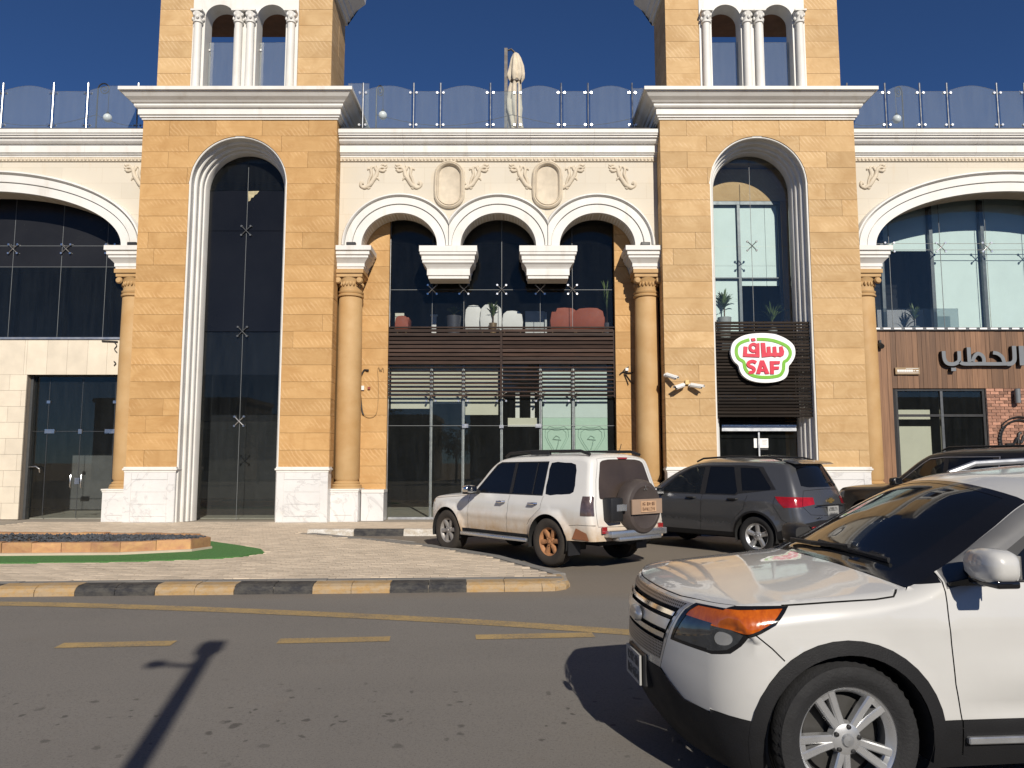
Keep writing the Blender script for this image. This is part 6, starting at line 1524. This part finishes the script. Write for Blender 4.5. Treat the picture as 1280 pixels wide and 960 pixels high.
car = Car(cp_, rows, plan, inset, .28, [(.90, .36, .405), (3.65, .36, .405)], 2.3, .02, [(.95, .05, .014, .8, 4.2), (.55, .06, -.02, 1.2, 3.3)])
reg = [dict(name='side_window', poly=[(1.52, 1.08), (1.80, 1.32), (2.10, 1.50), (2.28, 1.55), (2.46, 1.56), (2.46, 1.07)], mat='glass_car_clear', off=-.004),
       dict(name='side_window', poly=[(2.58, 1.07), (2.58, 1.57), (3.10, 1.56), (3.26, 1.12), (3.22, 1.07)], mat='car_glass', off=-.004), dict(name='side_window', poly=[(3.36, 1.14), (3.24, 1.55), (3.62, 1.54), (3.92, 1.20), (3.9, 1.16)], mat='car_glass', off=-.004),
       dict(name='window_surround', poly=[(1.40, 1.05), (1.85, 1.40), (2.12, 1.54), (2.3, 1.585), (3.3, 1.595), (3.70, 1.565), (4.02, 1.17), (3.30, 1.08), (3.24, 1.05)], mat='trim_black', off=-.001),
       dict(name='tail_lamp', poly=[(4.02, 1.055), (4.10, .96), (4.2, .87), (4.7, .90), (4.7, 1.05)], mat='lens_red', off=.004), dict(name='headlight', poly=[(0, .75), (.45, .84), (.5, .9), (0, .88)], mat='lens_clear'),
       dict(name='sill_cladding', poly=[(1.25, .1), (1.25, .40), (3.25, .40), (3.25, .1)], mat='plastic_grey', off=.004), dict(name='arch_cladding', poly=circ(.9, .36, .44), mat='plastic_grey', off=.006), dict(name='arch_cladding', poly=circ(3.65, .36, .44), mat='plastic_grey', off=.006),
       dict(name='rear_cladding', poly=[(4.0, .1), (4.05, .45), (4.3, .55), (4.8, .52), (4.8, .1)], mat='plastic_grey', off=.004),
       dict(name='front_door', poly=[(1.36, 1.06), (1.40, .8), (1.42, .405), (2.48, .405), (2.52, 1.06)], mat='paint_grey'), dict(name='rear_door', poly=[(2.526, 1.06), (2.486, .405), (3.14, .405), (3.2, .62), (3.42, .82), (3.48, 1.06)], mat='paint_grey')]
glass('glass_car_clear', (.40, .46, .43), 1., haze=.05)
gaps = [[(1.36, 1.06), (1.40, .8), (1.42, .35)], [(2.523, 1.07), (2.483, .35)], [(3.483, 1.06), (3.423, .82), (3.2, .62)], [(4.02, 1.05), (4.0, .9), (4.16, .66), (4.3, .6)]]
car.build_side(reg, gaps, .08)
reg = [dict(name='windshield', poly=[(6.3, -.93), (6.2, 0), (6.3, .93), (8.6, .9), (8.7, 0), (8.6, -.9)], mat='glass_car_clear', off=-.003), dict(name='rear_window', poly=[(13.7, -.80), (13.7, .80), (14.9, .86), (15.05, .6), (15.1, 0), (15.05, -.6), (14.9, -.86)], mat='car_glass', off=-.003),
       dict(name='tail_lamp', poly=[(16.05, .62), (16.0, 1.01), (16.65, 1.01), (16.5, .62)], mat='lens_red', off=.004, mirror=1), dict(name='rear_bumper', poly=[(17.9, -1.1), (17.6, -.6), (17.6, .6), (17.9, 1.1), (19.5, 1.1), (19.5, -1.1)], mat='plastic_grey', off=.004),
       dict(name='grille', poly=[(1.5, -.6), (1.5, .6), (2.6, .6), (2.6, -.6)], mat='trim_black')]
car.build_strip(reg, [[(15.3, 0), (15.35, .85), (16.6, .97), (17.2, .8), (17.35, 0)], [(16.75, 0), (16.72, .5)]])
car.close('paint_grey')
for wx in (.90, 3.65):
    for sg in (-1, 1): wheel(cp_, wx, sg * .79, .355, .355, .225, .235, 'star', 'rim_silver', 'tyre', sg)
for sg in (-1, 1):
    mirror_arm(cp_, 1.58, .90, 1.10, 'paint_grey', sg)
    put(cp_, 'roof_rail', MB().tube([(2.2, sg * .56, 1.66), (2.35, sg * .57, 1.72), (3.0, sg * .58, 1.755), (3.8, sg * .56, 1.73), (4.0, sg * .55, 1.68)], .018, 8), 'trim_black', smooth=40)
    for x in (2.28, 3.2): put(cp_, 'door_handle', MB().tube([(x - .1, sg * .90, .99), (x - .07, sg * .935, .99), (x + .08, sg * .935, .99), (x + .1, sg * .90, .99)], .016, 8), 'trim_black', smooth=40)
    put(cp_, 'rear_reflector', MB().box(4.56, 4.585, *sorted((sg * .48, sg * .72)), .50, .56), 'lens_red')
put(cp_, 'spoiler', MB().prism([(4.02, 1.665), (4.02, 1.69), (4.30, 1.655), (4.38, 1.62), (4.26, 1.61)], -.56, .56), 'paint_grey', bevel=.008)
put(cp_, 'rear_wiper', MB().tube([(4.43, .45, 1.25), (4.42, .3, 1.30), (4.41, .02, 1.27)], .012, 6), 'trim_black')
plate(cp_, 4.61, .79, .36, .20, 1, 'plate_shaded', 'plate_marks', 21); mb = MB()
mb.prism([(-.075, -.014), (-.03, -.014), (-.03, -.032), (.03, -.032), (.03, -.014), (.075, -.014), (.085, .014), (.035, .014), (.035, .032), (-.025, .032), (-.025, .014), (-.068, .014)], 0, .012); put(cp_, 'rear_emblem', mb.xf(Matrix.Translation((4.585, 0, .985)) @ Matrix.Rotation(math.pi / 2, 4, 'Z') @ Matrix.Diagonal((1.4, 1.4, 1.4, 1))), M('emblem_gold', (.55, .38, .14), .3, .8))
put(cp_, 'name_badge', MB().box(4.612, 4.618, -.52, -.38, .70, .715), 'chrome')
put(cp_, 'rear_light_bar', MB().box(4.585, 4.60, -.5, .5, .905, .918), 'trim_black')
for sg in (-1, 1): put(cp_, 'front_seat', MB().box(2.15, 2.3, sg * .36 - .22, sg * .36 + .22, .6, 1.22).box(2.2, 2.29, sg * .36 - .12, sg * .36 + .12, 1.24, 1.42), 'trim_black', bevel=.03)

# ---------------------------------------------------------------- long black SUV
bs_ = thing('parked_car', 'long black SUV with chrome window trim, parked before the timber shopfront', 'car', (8.05, 17.95, .085), R(-65))
rows = [(.18, .34, .08, .04, .34), (.12, .55, .16, 0, .55), (.12, .80, .16, .0, .80), (.17, 1.0, .14, .05, 1.02), (.3, 1.09, .12, .16, 1.12), (.8, 1.12, .10, .75, 1.18), (1.35, 1.15, .09, 1.3, 1.22), (1.52, 1.19, .07, 1.38, 1.24), (1.85, 1.43, .06, 1.72, 1.49), (2.2, 1.70, .06, 2.12, 1.77), (2.4, 1.80, .07, 2.36, 1.865),
        (2.9, 1.85, .08, 2.9, 1.92), (4.0, 1.865, .08, 4.0, 1.93), (4.8, 1.84, .08, 4.85, 1.90), (5.0, 1.76, .09, 5.05, 1.80), (5.08, 1.4, .1, 5.13, 1.4), (5.12, 1.0, .12, 5.18, 1.0), (5.14, .65, .14, 5.22, .65), (5.12, .4, .1, 5.2, .4)]
plan = [(0, .86), (.3, .94), (.9, .985), (1.6, .99), (4.2, .99), (4.9, .95), (5.2, .92)]
inset = [(.3, .05), (.5, .01), (.7, .0), (.95, .0), (1.1, .02), (1.2, .05), (1.3, .09), (1.55, .165), (1.85, .255)]
car = Car(bs_, rows, plan, inset, .36, [(.98, .40, .46), (3.95, .40, .46)], 2.4, .02)
reg = [dict(name='side_window', poly=[(1.76, 1.21), (2.0, 1.40), (2.28, 1.62), (2.42, 1.70), (2.72, 1.73), (2.72, 1.20)], mat='glass_car_clear', off=-.004), dict(name='side_window', poly=[(2.82, 1.20), (2.82, 1.735), (3.68, 1.735), (3.72, 1.20)], mat='car_glass', off=-.004), dict(name='side_window', poly=[(3.86, 1.21), (3.83, 1.73), (4.7, 1.70), (4.82, 1.26), (4.75, 1.21)], mat='car_glass', off=-.004),
       dict(name='window_trim', poly=[(1.735, 1.195), (2.275, 1.628), (2.415, 1.712), (2.72, 1.743), (3.80, 1.746), (3.82, 1.188)], mat='trim_black', off=.0), dict(name='window_trim', poly=[(1.715, 1.186), (2.265, 1.633), (2.41, 1.722), (2.72, 1.753), (3.82, 1.756), (3.84, 1.178)], mat='silver', off=.001), dict(name='tail_lamp', poly=[(4.9, .9), (4.9, 1.3), (5.3, 1.3), (5.3, .9)], mat='lens_red'), dict(name='headlight', poly=[(0, .85), (0, 1.02), (.42, 1.03), (.40, .88)], mat='lens_clear')]
car.build_side(reg, [[(1.55, 1.18), (1.55, .45)], [(2.77, 1.19), (2.75, .45)], [(3.78, 1.19), (3.72, .95), (3.45, .75)]], .09)
reg = [dict(name='windshield', poly=[(7.3, -.93), (7.2, 0), (7.3, .93), (9.7, .9), (9.8, 0), (9.7, -.9)], mat='glass_car_clear', off=-.003), dict(name='rear_window', poly=[(14.1, -.85), (14.1, .85), (15.0, .88), (15.0, -.88)], mat='car_glass', off=-.003), dict(name='grille', poly=[(1.2, -.6), (1.2, .6), (3.0, .6), (3.0, -.6)], mat='chrome')]
car.build_strip(reg); car.close('paint_black')
for wx in (.98, 3.95):
    for sg in (-1, 1): wheel(bs_, wx, sg * .86, .40, .40, .275, .26, 'six', 'rim_silver', 'tyre', sg)
for sg in (-1, 1):
    mirror_arm(bs_, 1.86, .98, 1.27, 'paint_black', sg)
    put(bs_, 'roof_rail', MB().tube([(2.6, sg * .66, 1.88), (2.75, sg * .66, 1.94), (4.5, sg * .66, 1.95), (4.7, sg * .65, 1.89)], .02, 8), 'trim_black', smooth=40)
    for x in (2.5, 3.5): put(bs_, 'door_handle', MB().tube([(x - .1, sg * .985, 1.08), (x - .07, sg * 1.02, 1.08), (x + .08, sg * 1.02, 1.08), (x + .1, sg * .985, 1.08)], .016, 8), 'chrome', smooth=40)
put(bs_, 'antenna', MB().prism([(0, 0), (.16, 0), (.12, .06), (.07, .07)], -.02, .02).xf(Matrix.Translation((2.6, 0, 1.9))), 'paint_black')
for sg in (-1, 1): put(bs_, 'front_seat', MB().box(2.4, 2.55, sg * .4 - .24, sg * .4 + .24, .7, 1.38).box(2.45, 2.54, sg * .4 - .13, sg * .4 + .13, 1.4, 1.6), 'trim_black', bevel=.03)
